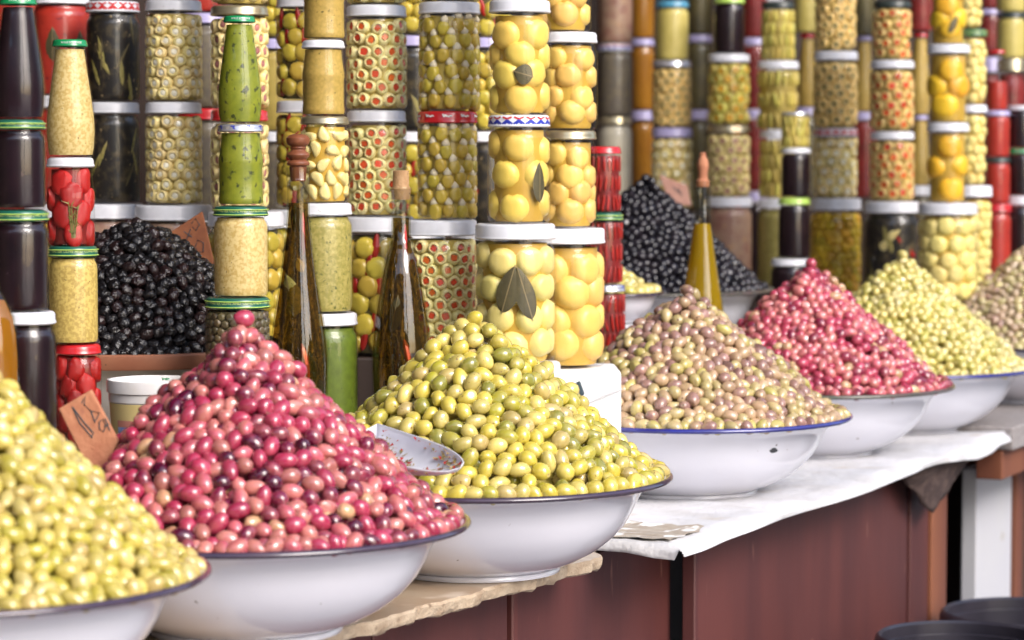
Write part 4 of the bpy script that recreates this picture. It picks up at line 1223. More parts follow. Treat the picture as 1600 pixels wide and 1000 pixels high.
stack('red pepper stack beside peach-yellow lemons', 944, 4.28, [
    ('red-lidded jar of red pepper strips', 'strips', 'red', 229, 332, 56, dict(cx=943)),
    ('green-lidded jar of red pepper strips', 'strips', 'teal', 332, 444, 60, dict(cx=944)),
    ('silver-lidded jar of red peppers and lemon', 'strips', 'bluesilver', 444, 580, 62, dict(cx=947)),
], 'red pepper jars', 'riser')

# ------------------------------------------------------------------ blurred jars of the farther stall
GF = 'blurred jars at the far stall'
stack('first far column right of lemons', 961, 6.3, [
    ('jar of pinkish mixed pickles', 'pink_mix', 'white', -60, 69, 56),
    ('blue-patterned-lid jar of dark herbs', 'herb_mix', 'bluered', 69, 182, 56),
    ('gold-lidded jar of cream-coloured paste', 'cream', 'gold', 182, 330, 56),
], GF, 'far', True)
stack('far honey column', 1003, 6.55, [
    ('jar of honey cut by frame', 'honey', 'lavender', -60, 61, 40), ('purple-lidded jar of honey', 'honey', 'lavender', 61, 173, 40), ('purple-lidded jar of dark honey', 'honey', 'lavender', 173, 330, 40),
], GF, 'far', True)
stack('far column above black olives', 1050, 6.2, [
    ('blue-lidded jar of pale sauce', 'pale_sauce', 'blue', 2, 95, 54), ('silver-lidded jar of green-dotted slices', 'greendot', 'silver', 95, 200, 63), ('white-lidded jar of pale slices', 'farring', 'lavender', 200, 330, 66),
], GF, 'far', True)
stack('far column behind oil bottle', 1139, 6.1, [
    ('lime-lidded jar of dark jam', 'dark_jam', 'lime', -4, 85, 50), ('white-lidded jar of yellow-dotted slices', 'yellowdot', 'white', 85, 196, 67),
    ('gold-lidded jar of pink-dotted slices', 'pinkring', 'gold', 196, 308, 68), ('white-lidded jar of mixed pickles', 'pink_mix', 'white', 308, 440, 74),
], GF, 'far', True)
stack('far gherkin column', 1216, 6.12, [
    ('dark-lidded jar of gherkins', 'gherkin', 'black', 3, 96, 54), ('white-lidded jar of gherkins', 'gherkin', 'white', 96, 204, 66),
    ('white-lidded jar of small gherkins', 'gherkin', 'white', 204, 311, 60), ('white-lidded jar of dull gherkins', 'tapenade', 'white', 311, 450, 66),
], GF, 'far', True)
stack('far dark jam stack', 1243, 5.62, [
    ('silver-lidded small jar of gherkins', 'gherkin', 'silver', 175, 231, 46, dict(cx=1243)), ('white-lidded jar of dark jam', 'dark_jam', 'white', 231, 309, 47, dict(cx=1244)),
    ('lime-lidded jar of dark jam', 'dark_jam', 'lime', 309, 404, 51, dict(cx=1241)), ('white-lidded broad jar of dark jam', 'dark_jam', 'white', 404, 500, 64, dict(cx=1236)),
], GF, 'far', True)
stack('far column of green-dotted slices', 1306, 5.85, [
    ('jar of pale dotted slices', 'greendot', 'white', -40, 81, 66), ('white-lidded jar of green-dotted slices', 'greendot', 'white', 81, 201, 71),
    ('red-patterned-lid jar of pale slices', 'farring', 'redwhite', 201, 310, 70), ('white-lidded big jar of yellow pickle', 'picca', 'white', 310, 470, 82),
], GF, 'far', True)
stack('far column of red-dotted slices', 1394, 5.66, [
    ('dark-lidded jar of red-dotted slices', 'reddot', 'black', 2, 95, 62), ('white-lidded jar of red-dotted slices', 'reddot', 'white', 95, 206, 71),
    ('white-lidded jar of red-dotted slices', 'reddot', 'white', 206, 315, 71), ('white-lidded big jar of black pickles with chilli', 'black_mix', 'white', 315, 470, 88),
], GF, 'far', True)
stack('far column of amber lemons', 1481, 5.42, [
    ('jar of amber lemons with leaf, cut by frame', 'amber', 'white', -50, 70, 60, dict(cx=1482, leaves=[(.3, .28, .5, .2, -.5)])), ('white-lidded jar of amber lemons', 'amber', 'white', 70, 192, 69, dict(cx=1482)),
    ('white-lidded jar of amber lemons', 'amber', 'white', 192, 317, 68), ('white-lidded big jar of pale small onions', 'smallonion', 'white', 317, 474, 95),
], GF, 'far', True)
stack('far column behind amber lemons', 1519, 5.62, [
    ('jar of pale yellow onions, cut by frame', 'onion', 'white', -70, 46, 44, dict(cx=1515)), ('green-lidded jar of pale onions', 'onion', 'teal', 46, 164, 48, dict(cx=1519)),
    ('white-lidded jar of pale onions', 'onion', 'white', 164, 290, 48, dict(cx=1519)), ('white-lidded big jar of pale onions', 'smallonion', 'white', 290, 470, 60, dict(cx=1521)),
], GF, 'box', True, sup_label='white box under the farther pale onion jars')
stack('far red stack', 1558, 5.95, [
    ('red-capped bottle of orange oil', 'red_fill', 'red', 78, 173, 36, dict(shape='bottle', level=.5)), ('white-lidded jar of red sauce', 'red_fill', 'lavender', 173, 246, 42),
    ('dark-lidded jar of red sauce', 'red_fill', 'black', 246, 318, 43), ('red-lidded jar of red sauce', 'red_fill', 'red', 318, 450, 46),
], GF, 'far', True)
stack('dark stack at the right frame edge', 1596, 5.98, [
    ('white-lidded jar of dark jam', 'dark_jam', 'white', 165, 232, 44), ('green-lidded jar of dark jam', 'dark_jam', 'green', 232, 306, 46), ('white-lidded jar of purple-dark jam', 'dark_jam', 'white', 306, 450, 50),
], GF, 'far', True)
stack('pale jars above the right dark stack', 1580, 6.5, [
    ('jar of pale sauce cut by frame', 'pale_sauce', 'white', -60, 20, 46), ('dark-lidded jar of pale sauce', 'pale_sauce', 'black', 20, 92, 46), ('gold-lidded jar of red paste', 'brine_red', 'gold', 92, 330, 46),
], GF, 'far', True)
GD = 'dim far bottles and jars'
for (cx, Z, its, ph) in [
    (1092, 6.75, [(-60, 55, 'brine_dark', 'lavender'), (55, 172, 'brine_dark', 'lavender'), (172, 330, 'brine_dark', 'lavender')], 'dim far column above the oil bottle'),
    (1178, 6.62, [(-50, 60, 'brine_red', 'white'), (60, 172, 'brine_red', 'lavender'), (172, 300, 'brine_red', 'lavender'), (300, 450, 'dark_jam', 'lavender')], 'dim far red column left of gherkins'),
    (1262, 6.35, [(-45, 52, 'pale_sauce', 'blue'), (52, 168, 'sauce_tan', 'red'), (168, 310, 'brine_dark', 'lavender')], 'dim far column right of gherkins'),
    (1350, 6.25, [(-60, 56, 'brine_dark', 'lavender'), (56, 175, 'sauce_tan', 'lavender'), (175, 310, 'brine_red', 'lavender')], 'dim far column left of red-dotted slices'),
    (1438, 6.1, [(-60, 50, 'brine_red', 'lavender'), (50, 180, 'sauce_tan', 'red'), (180, 290, 'sauce_tan', 'lavender'), (290, 450, 'brine_dark', 'white')], 'dim far column right of red-dotted slices'),
    (1545, 6.7, [(-80, 15, 'brine_red', 'lavender'), (15, 90, 'brine_red', 'lavender'), (90, 330, 'brine_red', 'lavender')], 'dim far red column behind the orange bottle'),
]:
    nm = {'brine_dark': 'dim jar of dark pickles', 'brine_red': 'dim jar of dark red preserve', 'pale_sauce': 'blue-lidded jar of pale paste', 'sauce_tan': 'slim bottle of tan sauce', 'dark_jam': 'dim jar of dark jam'}
    stack(ph, cx, Z, [(nm[f], f, l, a, b_, 44 if f != 'sauce_tan' else 34, dict(shape='bottle' if f == 'sauce_tan' else 'jar')) for a, b_, f, l in its], GD, 'far', True)

# ------------------------------------------------------------------ what carries the stacks
near = empty('display_step', (-.4, 4.0, TZ)); tag(near, 'dark wooden steps carrying the nearer jar stacks', 'display step')
far_ = empty('display_step', (.8, 6.0, 0)); tag(far_, 'dark wooden steps carrying the far blurred jars', 'display step')
def rbox(name, c, d, m, parent=None, bevel=.004, rz=0.):
    b = MB(); b.box((0, 0, 0), d)
    o = link(name, b.mesh(name, False), m, parent)
    o.location = c if parent is None else Vector(c) - parent.location
    o.rotation_euler = (0, 0, rz)
    bv = o.modifiers.new('bevel', 'BEVEL'); bv.width = bevel; bv.segments = 2
    return o
boxes = []
for (x, y, zb, r, kind, lab) in SUPPORT:
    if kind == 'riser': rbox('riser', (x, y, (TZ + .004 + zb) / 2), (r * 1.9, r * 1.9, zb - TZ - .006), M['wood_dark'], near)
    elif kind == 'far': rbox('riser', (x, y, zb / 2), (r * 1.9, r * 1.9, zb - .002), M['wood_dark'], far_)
    else:
        w = r * 2.12
        if 'string' in lab: x += .006; w = r * 2.25
        o = rbox('wrapped_box', (x, y, (TZ + .004 + zb) / 2), (w, w * 1.02, zb - TZ - .006), M['box_paper'], None, .006, .03 if 'string' in lab else -.04)
        tag(o, lab, 'box', 'white boxes under jars'); boxes.append(o)
        if 'string' in lab:
            h = (zb - TZ) / 2; b = MB(); fy = -w * .51 - .0015
            b.tube([(-w * .5, fy, h * .15), (-w * .1, fy - .002, h * .38), (w * .08, fy - .003, h * .52), (w * .5, fy, h * .72)], .0022, 6)
            link('string', b.mesh('string'), M['cloth'], o)
            b = MB(); b.tube([(w * .02, fy - .001, h * .82), (w * .06, fy - .004, h * .66), (w * .03, fy - .003, h * .58)], [.003, .004, .002], 6)
            link('string_end', b.mesh('string_end'), M['ink_dark'], o)
p = B_dry; rbox('riser', (p[0], p[1], (TZ + .004 + dry_rim - .115) / 2), (.24, .24, dry_rim - .115 - TZ - .006), M['plaster'], near)
p = B_blk; rbox('riser', (p[0], p[1], (TZ + blk_rim - .115) / 2), (.30, .30, blk_rim - .115 - TZ - .004), M['plaster'], far_)
p = B_dish; rbox('riser', (p[0], p[1], (TZ + dish_rim - .05) / 2), (.10, .10, dish_rim - .05 - TZ - .004), M['plaster'], far_)

# ------------------------------------------------------------------ oil bottles
def oil_bottle(name, cx, Z, prof_px, level_px, stopper, label, oil, herbs=0, glass='bottle_glass', extras=True):
    """prof_px: (half width px, image y) from the base up"""
    z0 = P(cx, prof_px[0][1], Z).z
    x = P(cx, 500, Z).x
    root = empty(name, (x, Z, z0 + .0006)); k = Z / FPX
    pr = [(w * k, P(cx, yy, Z).z - z0) for w, yy in prof_px]
    b = MB(); b.lathe([(0, .004), (pr[0][0] * .8, .004), (pr[0][0] * .92, 0)] + pr, 40)
    link('glass', b.mesh('bottle_glass'), M[glass], root)
    lz = P(cx, level_px, Z).z - z0
    ins = [(max(r - .0022, .002), z) for r, z in pr if z < lz]
    (ra, za) = ins[-1]; nx = [q for q in pr if q[1] >= lz][0]; f = (lz - za) / (nx[1] - za); rl = ra + (nx[0] - .0022 - ra) * f
    b = MB(); b.lathe([(0, .006), (ins[0][0] * .9, .006)] + [(r, max(z, .008)) for r, z in ins] + [(rl, lz), (0, lz)], 36)
    link('oil', b.mesh('oil'), M[oil], root)
    def rad(z):
        for (r0, q0), (r1, q1) in zip(pr[:-1], pr[1:]):
            if q0 <= z <= q1: return r0 + (r1 - r0) * (z - q0) / max(q1 - q0, 1e-6)
        return pr[-1][0]
    if herbs:
        b = MB()
        for i in range(herbs):
            za = random.uniform(.01, lz * .6); zb2 = min(lz * .98, za + random.uniform(.05, .16))
            a0 = random.uniform(0, 6.28); a1 = a0 + random.uniform(-.9, .9)
            r0 = (rad(za) - .005) * random.uniform(.6, 1) ; r1 = (rad(zb2) - .0045) * random.uniform(.5, .97)
            sprig(b, (r0 * math.cos(a0), r0 * math.sin(a0), za), (r1 * math.cos(a1), r1 * math.sin(a1), zb2), r0)
        for i, (vx, vy, vz) in enumerate(b.v):          # keep every needle inside the glass
            q = math.hypot(vx, vy); lim = max(rad(min(max(vz, pr[0][1]), lz)) - .004, .003)
            if q > lim: vx, vy = vx * lim / q, vy * lim / q
            b.v[i] = (vx, vy, min(vz, lz - .001))
        o = link('rosemary', b.mesh('rosemary', False), M['herb'], root); o['kind'] = 'stuff'
        if extras:
            face = math.atan2(-Z, -x)
            for (dth, zf, L_, W_, roll, mm) in extras:
                zz = lz * zf; link('bay_leaf', leaf_mesh(max(rad(zz) - .0035, .006), face + dth, zz, L_, W_, roll), M[mm], root)
            th = face + .25; zz = lz * .30; rr = rad(zz) - .006
            b = MB(); b.tube([(rr * math.cos(th + .3 * (t - .5)), rr * math.sin(th + .3 * (t - .5)), zz + .022 - .05 * t - .012 * (t - .5) ** 2) for t in [i / 7 for i in range(8)]], [.001, .003, .0042, .0045, .0042, .0036, .0025, .001], 8)
            link('chili', b.mesh('chili'), M['pimento'], root)
            th = face + .5; zz = lz * .87; rr = rad(zz) - .005
            b = MB(); b.tube([(rr * math.cos(th), rr * math.sin(th), zz - .03 + .055 * t) for t in [i / 5 for i in range(6)]], [.0015, .0035, .0035, .003, .0025, .001], 8)
            link('chili', b.mesh('chili'), M['tomato_red'], root)
    ztop = P(cx, stopper[0][1][1] if False else stopper['top'], Z).z - z0; zn = pr[-1][1]; rn = pr[-1][0]
    b = MB()
    if stopper['kind'] == 'turned':
        hh = ztop - zn; w = stopper['w'] * k
        pp = [(0, zn - hh * .42), (rn * .62, zn - hh * .42), (rn * .74, zn - hh * .02), (rn * .74, zn + .001)]
        for (r, f) in [(.62, .02), (.95, .06), (1, .12), (.92, .18), (.70, .22), (.78, .26), (.95, .31), (1, .37), (.92, .43), (.72, .47), (.62, .53), (.72, .58), (.66, .62), (.92, .68), (1.04, .78), (1.02, .88), (.80, .96), (.4, 1.0), (0, 1.0)]:
            pp.append((w * r, zn + hh * f))
        b.lathe(pp, 28); link('stopper', b.mesh('stopper'), M['wood_stopper'], root)
    elif stopper['kind'] == 'cork':
        hh = ztop - zn; w = stopper['w'] * k
        b.lathe([(0, zn - hh * .75), (rn * .78, zn - hh * .75), (rn * .90, zn - hh * .1), (w * 1.02, zn + .001), (w, zn + hh * .95), (w * .9, ztop), (0, ztop)], 24)
        link('stopper', b.mesh('stopper'), M['cork'], root)
    elif stopper['kind'] == 'pour':
        hh = ztop - zn; w = stopper['w'] * k
        b.lathe([(0, zn - .01), (rn * .8, zn - .01), (rn * .8, zn), (w * .85, zn + hh * .06), (w * .8, zn + hh * .3), (w, zn + hh * .45), (w * 1.02, zn + hh * .6), (w * .75, zn + hh * .78), (w * .5, zn + hh * .88), (w * .55, zn + hh * .97), (0, ztop)], 20)
        link('stopper', b.mesh('stopper'), M['brick_tag'], root)
    tag(root, label, 'bottle', 'oil bottles')
    BLOCKS.append((x, Z, pr[0][0], z0, z0 + ztop))
    rb = z0 - TZ - .005
    if rb > .02: rbox('riser', (x, Z, TZ + .003 + rb / 2), (pr[0][0] * 1.9, pr[0][0] * 1.9, rb - .002), M['wood_dark'], near)
    return root
oil_bottle('oil_bottle', 467, 3.5, [(40, 660), (44, 640), (46, 590), (46.5, 560), (44, 530), (38, 490), (30, 440), (24, 395), (20, 360), (18, 335), (17.5, 300), (18, 285), (19.5, 282), (18.5, 278), (18.5, 262)], 318,
           dict(kind='turned', top=210, w=18), 'tall herb-filled oil bottle with turned wooden stopper behind pink olives', 'oil_herb', 90,
           extras=[(-.35, .93, .036, .020, .15, 'bay_leaf'), (-.5, .58, .055, .034, .2, 'tapenade'), (.1, .72, .02, .012, .4, 'garlic')])
oil_bottle('oil_bottle', 627, 3.62, [(40, 640), (45, 615), (47, 580), (47, 545), (44, 510), (38, 470), (31, 430), (24, 400), (18, 386), (18.5, 380), (15, 374), (15, 340), (14, 325), (16, 300), (18, 296), (17.5, 293)], 341,
           dict(kind='cork', top=267, w=12.5), 'herb-filled oil bottle with plain cork behind green olives', 'oil_herb', 100,
           extras=[(.55, .36, .045, .02, .1, 'bay_leaf'), (-.3, .5, .05, .02, -.2, 'bay_leaf')])
oil_bottle('oil_bottle', 1097, 4.55, [(30, 530), (34, 520), (36, 500), (32, 470), (26, 430), (20, 390), (16, 360), (13, 345), (14, 342), (12.5, 336), (12, 305), (12.5, 300), (13, 283)], 350,
           dict(kind='pour', top=238, w=9), 'golden oil bottle with wooden pourer before shiny black olives', 'oil_gold')
oil_bottle('oil_bottle', -16, 2.92, [(40, 720), (44, 700), (45, 640), (45, 560), (43, 525), (38, 497), (28, 474), (18, 455), (14, 430), (13, 380)], 470,
           dict(kind='cork', top=360, w=11), 'amber oil bottle cut by the left frame edge', 'oil_amber')

# ------------------------------------------------------------------ plastic tub with label
tz = 3.2; p = P(240, 735, tz); k = tz / FPX
tub = empty('plastic_tub', (p.x, tz, p.z))
topz = P(243, 592, tz).z - p.z
R0, R1 = 60 * k, 70 * k
fl = P(243, 626, tz).z - p.z
b = MB(); b.lathe([(0, .002), (R0 * .95, 0), (R0, .004), (R1 * .965, fl), (R1 * .985, fl + .001), (R1 * .99, topz * .86), (R1 * 1.03, topz * .87), (R1 * 1.03, topz * .97), (R1 * 1.015, topz), (R1 * .97, topz), (R1 * .94, topz * .9), (R0 * .95, .006), (0, .006)], 48)
link('body', b.mesh('tub_body'), M['tub'], tub)
b = MB(); b.lathe([(R0 * 1.012, .006), (R1 * .972, fl - .0005)], 48); link('filling_band', b.mesh('band'), M['butter'], tub)
b = MB(); b.lathe([(R1 * .99, topz * .92), (R1 * .99, topz * .93), (R1 * .9, topz * .935), (R1 * .86, topz * .90), (0, topz * .90)], 48); link('lid', b.mesh('tub_lid'), M['tub'], tub)
face = math.atan2(-tz, -p.x)
def label_band(z0, z1, m, d0=-.95, d1=1.0):
    vs, fs = [], []; n = 24
    for i in range(n + 1):
        th = face + d0 + (d1 - d0) * i / n
        for z in (z0, z1):
            f = z / fl; r = R0 * 1.012 + (R1 * .972 - R0 * 1.012) * f + .0008
            vs.append((r * math.cos(th), r * math.sin(th), z))
    fs = [(2 * i, 2 * i + 2, 2 * i + 3, 2 * i + 1) for i in range(n)]
    bb = MB(); bb.add(vs, fs); return link('label_band', bb.mesh('label', True, 0), m, tub)
mk = lambda nm, c: mat(nm, c, .4, c2=tuple(v * .8 for v in c), scale=60)
def zpx(y): return P(243, y, tz).z - p.z
label_band(zpx(662), zpx(652), mk('label_pink', (.55, .22, .17)))
label_band(zpx(690), zpx(662.4), mat('label_blue', (.10, .20, .55), .4, c2=(.35, .42, .6), scale=70))
label_band(zpx(698), zpx(690.4), mk('label_yellow', (.50, .50, .06)))
label_band(zpx(730), zpx(698.4), mat('label_dark', (.05, .06, .035), .4, c2=(.12, .10, .06), scale=60))
rl = (R0 + R1) / 2 * 1.005
S = []
for k_ in range(3):
    xo = -.030 + k_ * .014
    S += [[(xo - .005, .001), (xo - .003, -.003), (xo + .001, -.003), (xo + .003, .002), (xo + .002, .005)], [(xo + .004, -.003), (xo + .007, -.002), (xo + .008, .004)], [(xo - .001, .004), (xo, .006)]]
link('label_script', wrap_strokes(S, rl + .0035, zpx(675), face, .0007), M['ink_yellow'], tub)
b = MB()
for i in range(14):
    a = random.uniform(0, 6.28); q = Vector((.018 + .006 * math.cos(a) * random.random(), -.02 + .004 * math.sin(a), topz + .003 * random.random()))
    dv = Vector((random.uniform(-1, 1), random.uniform(-1, 1), random.uniform(-.2, .8))) * .004; sd = dv.orthogonal().normalized() * .0015
    b.add([q - sd, q + dv * .5, q + sd, q + dv], [(0, 1, 3, 2)])
link('herb_crumb', b.mesh('herb_crumb', False), M['lid_green'], tub)['kind'] = 'stuff'
tag(tub, 'translucent plastic tub of pale butter with blue label behind pink olives', 'tub')
rb = p.z - TZ - .004
rbox('riser', (p.x, tz, TZ + .003 + rb / 2 - .001), (R0 * 1.8, R0 * 1.8, rb - .003), M['wood_dark'], near)

# ------------------------------------------------------------------ price tags
def slab_tag(name, corners_px, Y0, Yt, th, m, strokes, ink_w, label):
    """a flat thick tile standing in the olives; corners: bottom-left, bottom-right, top-right, top-left in the picture; strokes in its own 0..1 frame"""
    ys = [Y0, Y0, Yt, Yt]
    C = [P(px, py, y) for (px, py), y in zip(corners_px, ys)]
    org = (C[0] + C[1]) / 2
    nrm = (C[1] - C[0]).cross(C[3] - C[0]).normalized()      # towards the camera
    if nrm.y > 0: nrm = -nrm
    b = MB(); n = 6
    vs, fs = [], []
    F_ = [q - org for q in C]; Bk = [q - org - nrm * th for q in C]
    b.add(F_ + Bk, [(0, 1, 2, 3), (7, 6, 5, 4), (0, 4, 5, 1), (1, 5, 6, 2), (2, 6, 7, 3), (3, 7, 4, 0)])
    root = link(name, b.mesh(name, False), m, None, org)
    bv = root.modifiers.new('bevel', 'BEVEL'); bv.width = .0015; bv.segments = 2
    b = MB()
    for st in strokes:
        pts = []
        for (u, v) in st:
            q = F_[0] * (1 - u) * (1 - v) + F_[1] * u * (1 - v) + F_[2] * u * v + F_[3] * (1 - u) * v
            pts.append(q + nrm * .0002)
        b.tube(pts, ink_w, 5)
    link('handwriting', b.mesh('handwriting'), M['ink_dark'], root)
    tag(root, label, 'price tag', 'price tags')
    return root
slab_tag('price_tag', [(150, 758), (185, 690), (142, 609), (91, 639)], 2.85, 2.85, .010, M['brick_tag'],
         [[(.36, .93), (.34, .7), (.46, .42)], [(.36, .93), (.44, .68), (.54, .45), (.44, .44)], [(.62, .90), (.80, .96), (.66, .86), (.74, .72), (.92, .60), (.74, .56)], [(.74, .72), (.70, .54)],
          [(.80, .50), (.72, .42), (.78, .34), (.90, .36), (.92, .48), (.82, .50)], [(.98, .46), (.94, .26)], [(1.0, .34), (.86, .38)]], .0007,
         'orange-brown tile price tag with handwriting between yellow and pink olives')
slab_tag('price_tag', [(275, 408), (336, 414), (316, 330), (258, 368)], 3.85, 3.85, .004, M['card_tag'],
         [[(.45, .82), (.6, .62)], [(.62, .8), (.46, .62)], [(.68, .9), (.8, .95), (.86, .8), (.74, .72), (.68, .82)], [(.30, .42), (.45, .5), (.52, .38), (.4, .3)], [(.62, .40), (.72, .52), (.84, .44), (.78, .26), (.64, .26), (.62, .40)]], .0007,
         'rust-coloured card price tag behind the dried black olives')
slab_tag('price_tag', [(1046, 318), (1080, 322), (1074, 290), (1030, 273)], 5.49, 5.49, .004, M['pink_tag'], [[(.4, .7), (.6, .5)], [(.6, .7), (.7, .4)]], .001,
         'pale pink card price tag behind the shiny black olives')

# ------------------------------------------------------------------ metal scoop on the green olives
def scoop():
    tip = P(719, 731, 2.985); back = P(560, 678, 3.10)
    ax = (tip - back); L_ = ax.length; ax.normalize()
    up = (Vector((-.10, -.42, 1)) - ax * Vector((-.10, -.42, 1)).dot(ax)).normalized(); sd = ax.cross(up)
    root = empty('scoop', back)
    nu, nv = 26, 18; vs, fs = [], []
    for i in range(nu + 1):
        u = i / nu
        w = .030 * (1 if u < .45 else math.sqrt(max(0, 1 - ((u - .45) / .55) ** 2.2)))
        dep = .030 * (1 - .75 * max(0, (u - .3) / .7) ** 1.4)
        for j in range(nv + 1):
            a = math.pi * j / nv
            vs.append(ax * (u * L_) + sd * (w * math.cos(a)) - up * (dep * math.sin(a)) * (w / .030) ** .5)
    for i in range(nu):
        for j in range(nv):
            q = i * (nv + 1) + j; fs.append((q, q + 1, q + nv + 2, q + nv + 1))
    b = MB(); b.add(vs, fs); me = b.mesh('blade', True, 0)
    o = link('blade', me, M['metal'], root)
    so = o.modifiers.new('solid', 'SOLIDIFY'); so.thickness = .0012; so.offset = 0
    b = MB(); b.add([(Vector((0, 0, 0)) + sd * .03 * math.cos(math.pi * j / 12) - up * .03 * math.sin(math.pi * j / 12)) for j in range(13)], [tuple(range(13))])
    link('back_plate', b.mesh('back_plate', False), M['metal'], root)
    b = MB(); b.tube([-up * .012, -ax * .04 - up * .010, -ax * .09 - up * .004], [.005, .0065, .0075], 10); link('handle', b.mesh('handle'), M['metal'], root)
    b = MB()                                        # crumbs of herbs and skins
    for k in range(520):
        u = random.uniform(.05, .96) ** .9; a = math.pi * random.uniform(.05, .95)
        w = .030 * (1 if u < .45 else math.sqrt(max(0, 1 - ((u - .45) / .55) ** 2.2))); dep = .030 * (1 - .75 * max(0, (u - .3) / .7) ** 1.4)
        if math.sin(u * 9 + a * 3) + random.random() < .35: continue
        q = ax * (u * L_) + sd * (w * math.cos(a) * .97) - up * (dep * math.sin(a) * .95) * (w / .030) ** .5 + up * .0012
        dv = (ax * random.uniform(-1, 1) + sd * random.uniform(-1, 1) + up * random.uniform(-.2, .6)) * random.uniform(.003, .009)
        s2 = dv.cross(up).normalized() * random.uniform(.0012, .0036)
        b.add([q - s2, q + dv * .5 - s2 * .3, q + dv, q + s2 + dv * .4], [(0, 1, 2, 3)], random.choice([0, 0, 1]))
    me = b.mesh('herb_crumbs', False); me.materials.append(M['herb']); me.materials.append(M['chili_red'])
    link('herb_crumbs', me, None, root)['kind'] = 'stuff'
    tag(root, 'metal scoop sprinkled with herb crumbs on the green olives', 'scoop')
scoop()

# ------------------------------------------------------------------ white cloth over the second counter
def cloth():
    root_o = T2(.6, .2, TZ)
    LEN0, LEN1 = -.008, tb + .025
    nu, prof = 220, []
    for v in range(12): prof.append(('top', .62 * (1 - v / 11) ** 1.3))
    for v in range(1, 10): prof.append(('drop', v / 9))
    vs, fs = [], []
    W = len(prof)
    tab = [(1056, 871), (1070, 862), (1083, 850), (1100, 838), (1150, 818), (1200, 802), (1250, 787), (1300, 771), (1328, 768), (1345, 757), (1370, 743), (1400, 736), (1440, 727), (1480, 719), (1510, 713), (1530, 713), (1548, 704), (1560, 694)]
    xs = [tpx(T2, A2, d2, n2, -.012, q[0]) for q in tab]
    zs = [P(q[0], q[1], T2(x_, -.012).y).z for q, x_ in zip(tab, xs)]
    def hem(t):
        return max(TZ + .004 - float(np.interp(t, xs, zs)) + .0025 * math.sin(t * 8 + 2 * math.sin(t * 3)) + .0010 * math.sin(t * 19 + 3 * math.sin(t * 6)), .010)
    for i in range(nu + 1):
        t = LEN0 + (LEN1 - LEN0) * i / nu
        for kind, q in prof:
            if kind == 'top':
                s = q; z = TZ + .0025 + .0012 * math.sin(t * 31 + q * 20) * (1 - q) + .0010 * math.sin(t * 83 - q * 47) + .002 * math.exp(-(q / .05) ** 2) * math.sin(t * 9)
                z = max(z, TZ + .0004) if q > .03 else z
                e = .003 * math.sin(t * 7) if q < .2 else 0
                vs.append(T2(t, s + e, z))
            else:
                h = hem(t); bil = .004 * math.sin(t * 9 + 1.1) * q + .0015 * math.sin(t * 23 + 2 * math.sin(t * 5)) * q + .003 * q
                e = .003 * math.sin(t * 7)
                vs.append(T2(t, -.004 - bil - .006 * math.sin(min(1, q * 3) * 1.57) + e, TZ - .001 - h * q))
    for i in range(nu):
        for j in range(W - 1):
            a = i * W + j; fs.append((a, a + W, a + W + 1, a + 1))
    # left end hanging over the short side
    n0 = len(vs)
    for i in range(W):
        p0 = Vector(vs[i]); 
        for q in (0.33, .66, 1.0):
            vs.append(p0 - d2 * (.004 + .005 * q + .002 * math.sin(i * 2.1)) - Vector((0, 0, (.016 + .002 * math.sin(i * 1.3)) * q * (1 if prof[i][0] == 'top' else 0))))
    for i in range(W - 1):
        r = lambda k, q: k if q == 0 else n0 + k * 3 + q - 1
        for q in range(3): fs.append((r(i, q), r(i + 1, q), r(i + 1, q + 1), r(i, q + 1)))
    b = MB(); b.add([Vector(v) - root_o for v in vs], fs)
    me = b.mesh('cloth', True, 0)
    o = link('counter_cloth', me, M['cloth'], None, root_o)
    so = o.modifiers.new('solid', 'SOLIDIFY'); so.thickness = .0012; so.offset = 1
    tag(o, 'rumpled white cloth draped over the counter under farther bowls', 'cloth')
cloth()
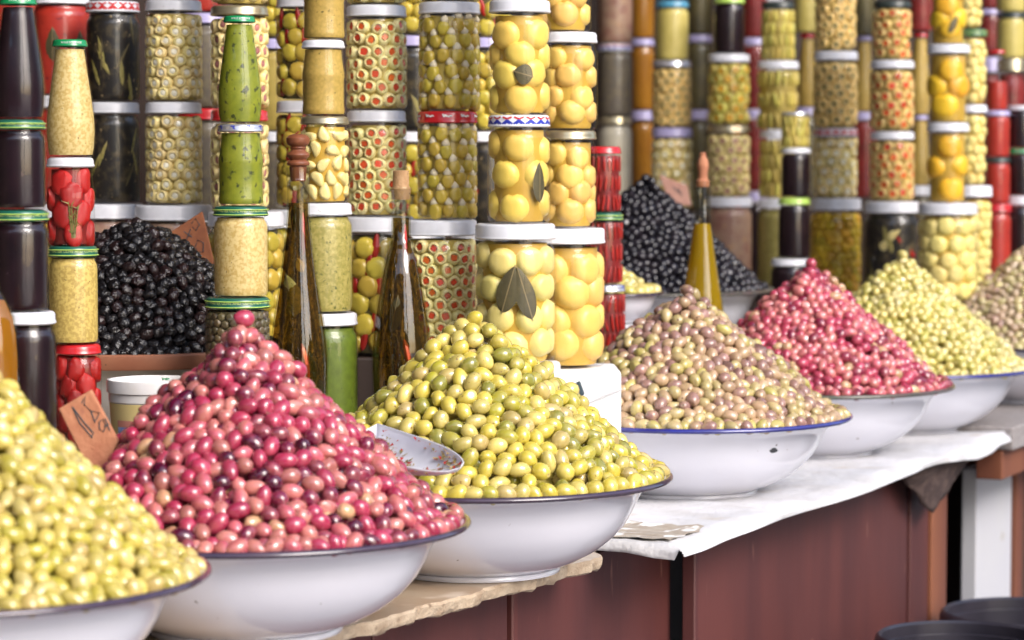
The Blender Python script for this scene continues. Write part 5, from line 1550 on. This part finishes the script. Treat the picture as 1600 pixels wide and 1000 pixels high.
# torn brown paper on the near corner of the cloth, and a dark sack under its far corner
def torn_paper():
    vs, fs = [], []; nu, nv = 26, 14
    o0 = T2(.05, .05, TZ + .006)
    for i in range(nu + 1):
        for j in range(nv + 1):
            u, v = i / nu, j / nv
            t = .004 + .115 * u + .006 * math.sin(v * 23) * (1 if i in (0, nu) else .3); s = .012 + .17 * v + .008 * math.sin(u * 29) * (1 if j == nv else .2)
            z = TZ + .0062 + .0008 * math.sin(u * 14 + v * 9) + .0006 * math.sin(v * 31 + u * 5) + .004 * max(0, u - .85) / .15
            vs.append(T2(t, s, z) - o0)
    for i in range(nu):
        for j in range(nv):
            if random.random() < .05 and (j > nv - 3): continue
            a = i * (nv + 1) + j; fs.append((a, a + nv + 1, a + nv + 2, a + 1))
    b = MB(); b.add(vs, fs); me = b.mesh('torn_paper', True, 0)
    m = mat('brown_paper', (.33, .27, .21), .9, c2=(.42, .37, .31), scale=40, c3=(.75, .74, .72), s3=28, t3=(.56, .6), stretch=(1, 2.2, 1), bump=.6, bscale=120)
    o = link('torn_paper', me, m, None, o0); tag(o, 'crumpled torn brown paper on the cloth corner beside green olives', 'paper')
torn_paper()
def sack():
    o0 = T2(tb - .35, .0, TZ - .03); vs, fs = [], []; nu, nv = 20, 10
    ta_ = tpx(T2, A2, d2, n2, .02, 1425); tb_ = tpx(T2, A2, d2, n2, .02, 1545); tm = tpx(T2, A2, d2, n2, .02, 1478)
    for i in range(nu + 1):
        t = ta_ + (tb_ - ta_) * i / nu
        dep = .095 * (1 - abs(t - tm) / ((tm - ta_) if t < tm else (tb_ - tm))) + .006
        for j in range(nv + 1):
            v = j / nv; vs.append(T2(t, .012 + .03 * v + .004 * math.sin(i * 1.7 + j), TZ - .012 - dep * v) - o0)
    for i in range(nu):
        for j in range(nv):
            a = i * (nv + 1) + j; fs.append((a, a + nv + 1, a + nv + 2, a + 1))
    b = MB(); b.add(vs, fs); o = link('sacking', b.mesh('sacking', True, 0), M['sack'], None, o0)
    so = o.modifiers.new('solid', 'SOLIDIFY'); so.thickness = .003
    tag(o, 'dark brown sacking corner hanging below the far end of the cloth', 'cloth')
sack()

# ------------------------------------------------------------------ black buckets in the street
def bucket(cx, ytop, Z, Rb, label):
    p_ = P(cx, ytop, Z); H = p_.z
    root = empty('bucket', (p_.x, Z, .001))
    b = MB(); b.lathe([(0, .006), (Rb * .80, .006), (Rb * .82, 0), (Rb * .84, .006), (Rb * .96, H * .86), (Rb * .99, H * .87), (Rb * 1.0, H - .012), (Rb * .985, H - .004), (Rb * .95, H), (Rb * .92, H - .004), (Rb * .915, H - .02), (Rb * .87, H - .021), (Rb * .86, H - .06), (Rb * .80, H - .2)], 56)
    link('body', b.mesh('bucket'), M['bucket'], root)
    b = MB(); b.lathe([(Rb * .855, H - .055), (0, H - .055)], 40); link('water', b.mesh('water'), M['bucket_water'], root)
    tag(root, label, 'bucket', 'black buckets by the counter')
bucket(1505, 993, 4.12, .135, 'black plastic bucket in front of the red-brown counter')
bucket(1606, 955, 4.62, .15, 'farther black plastic bucket in front of the white pier')

build_heaps()
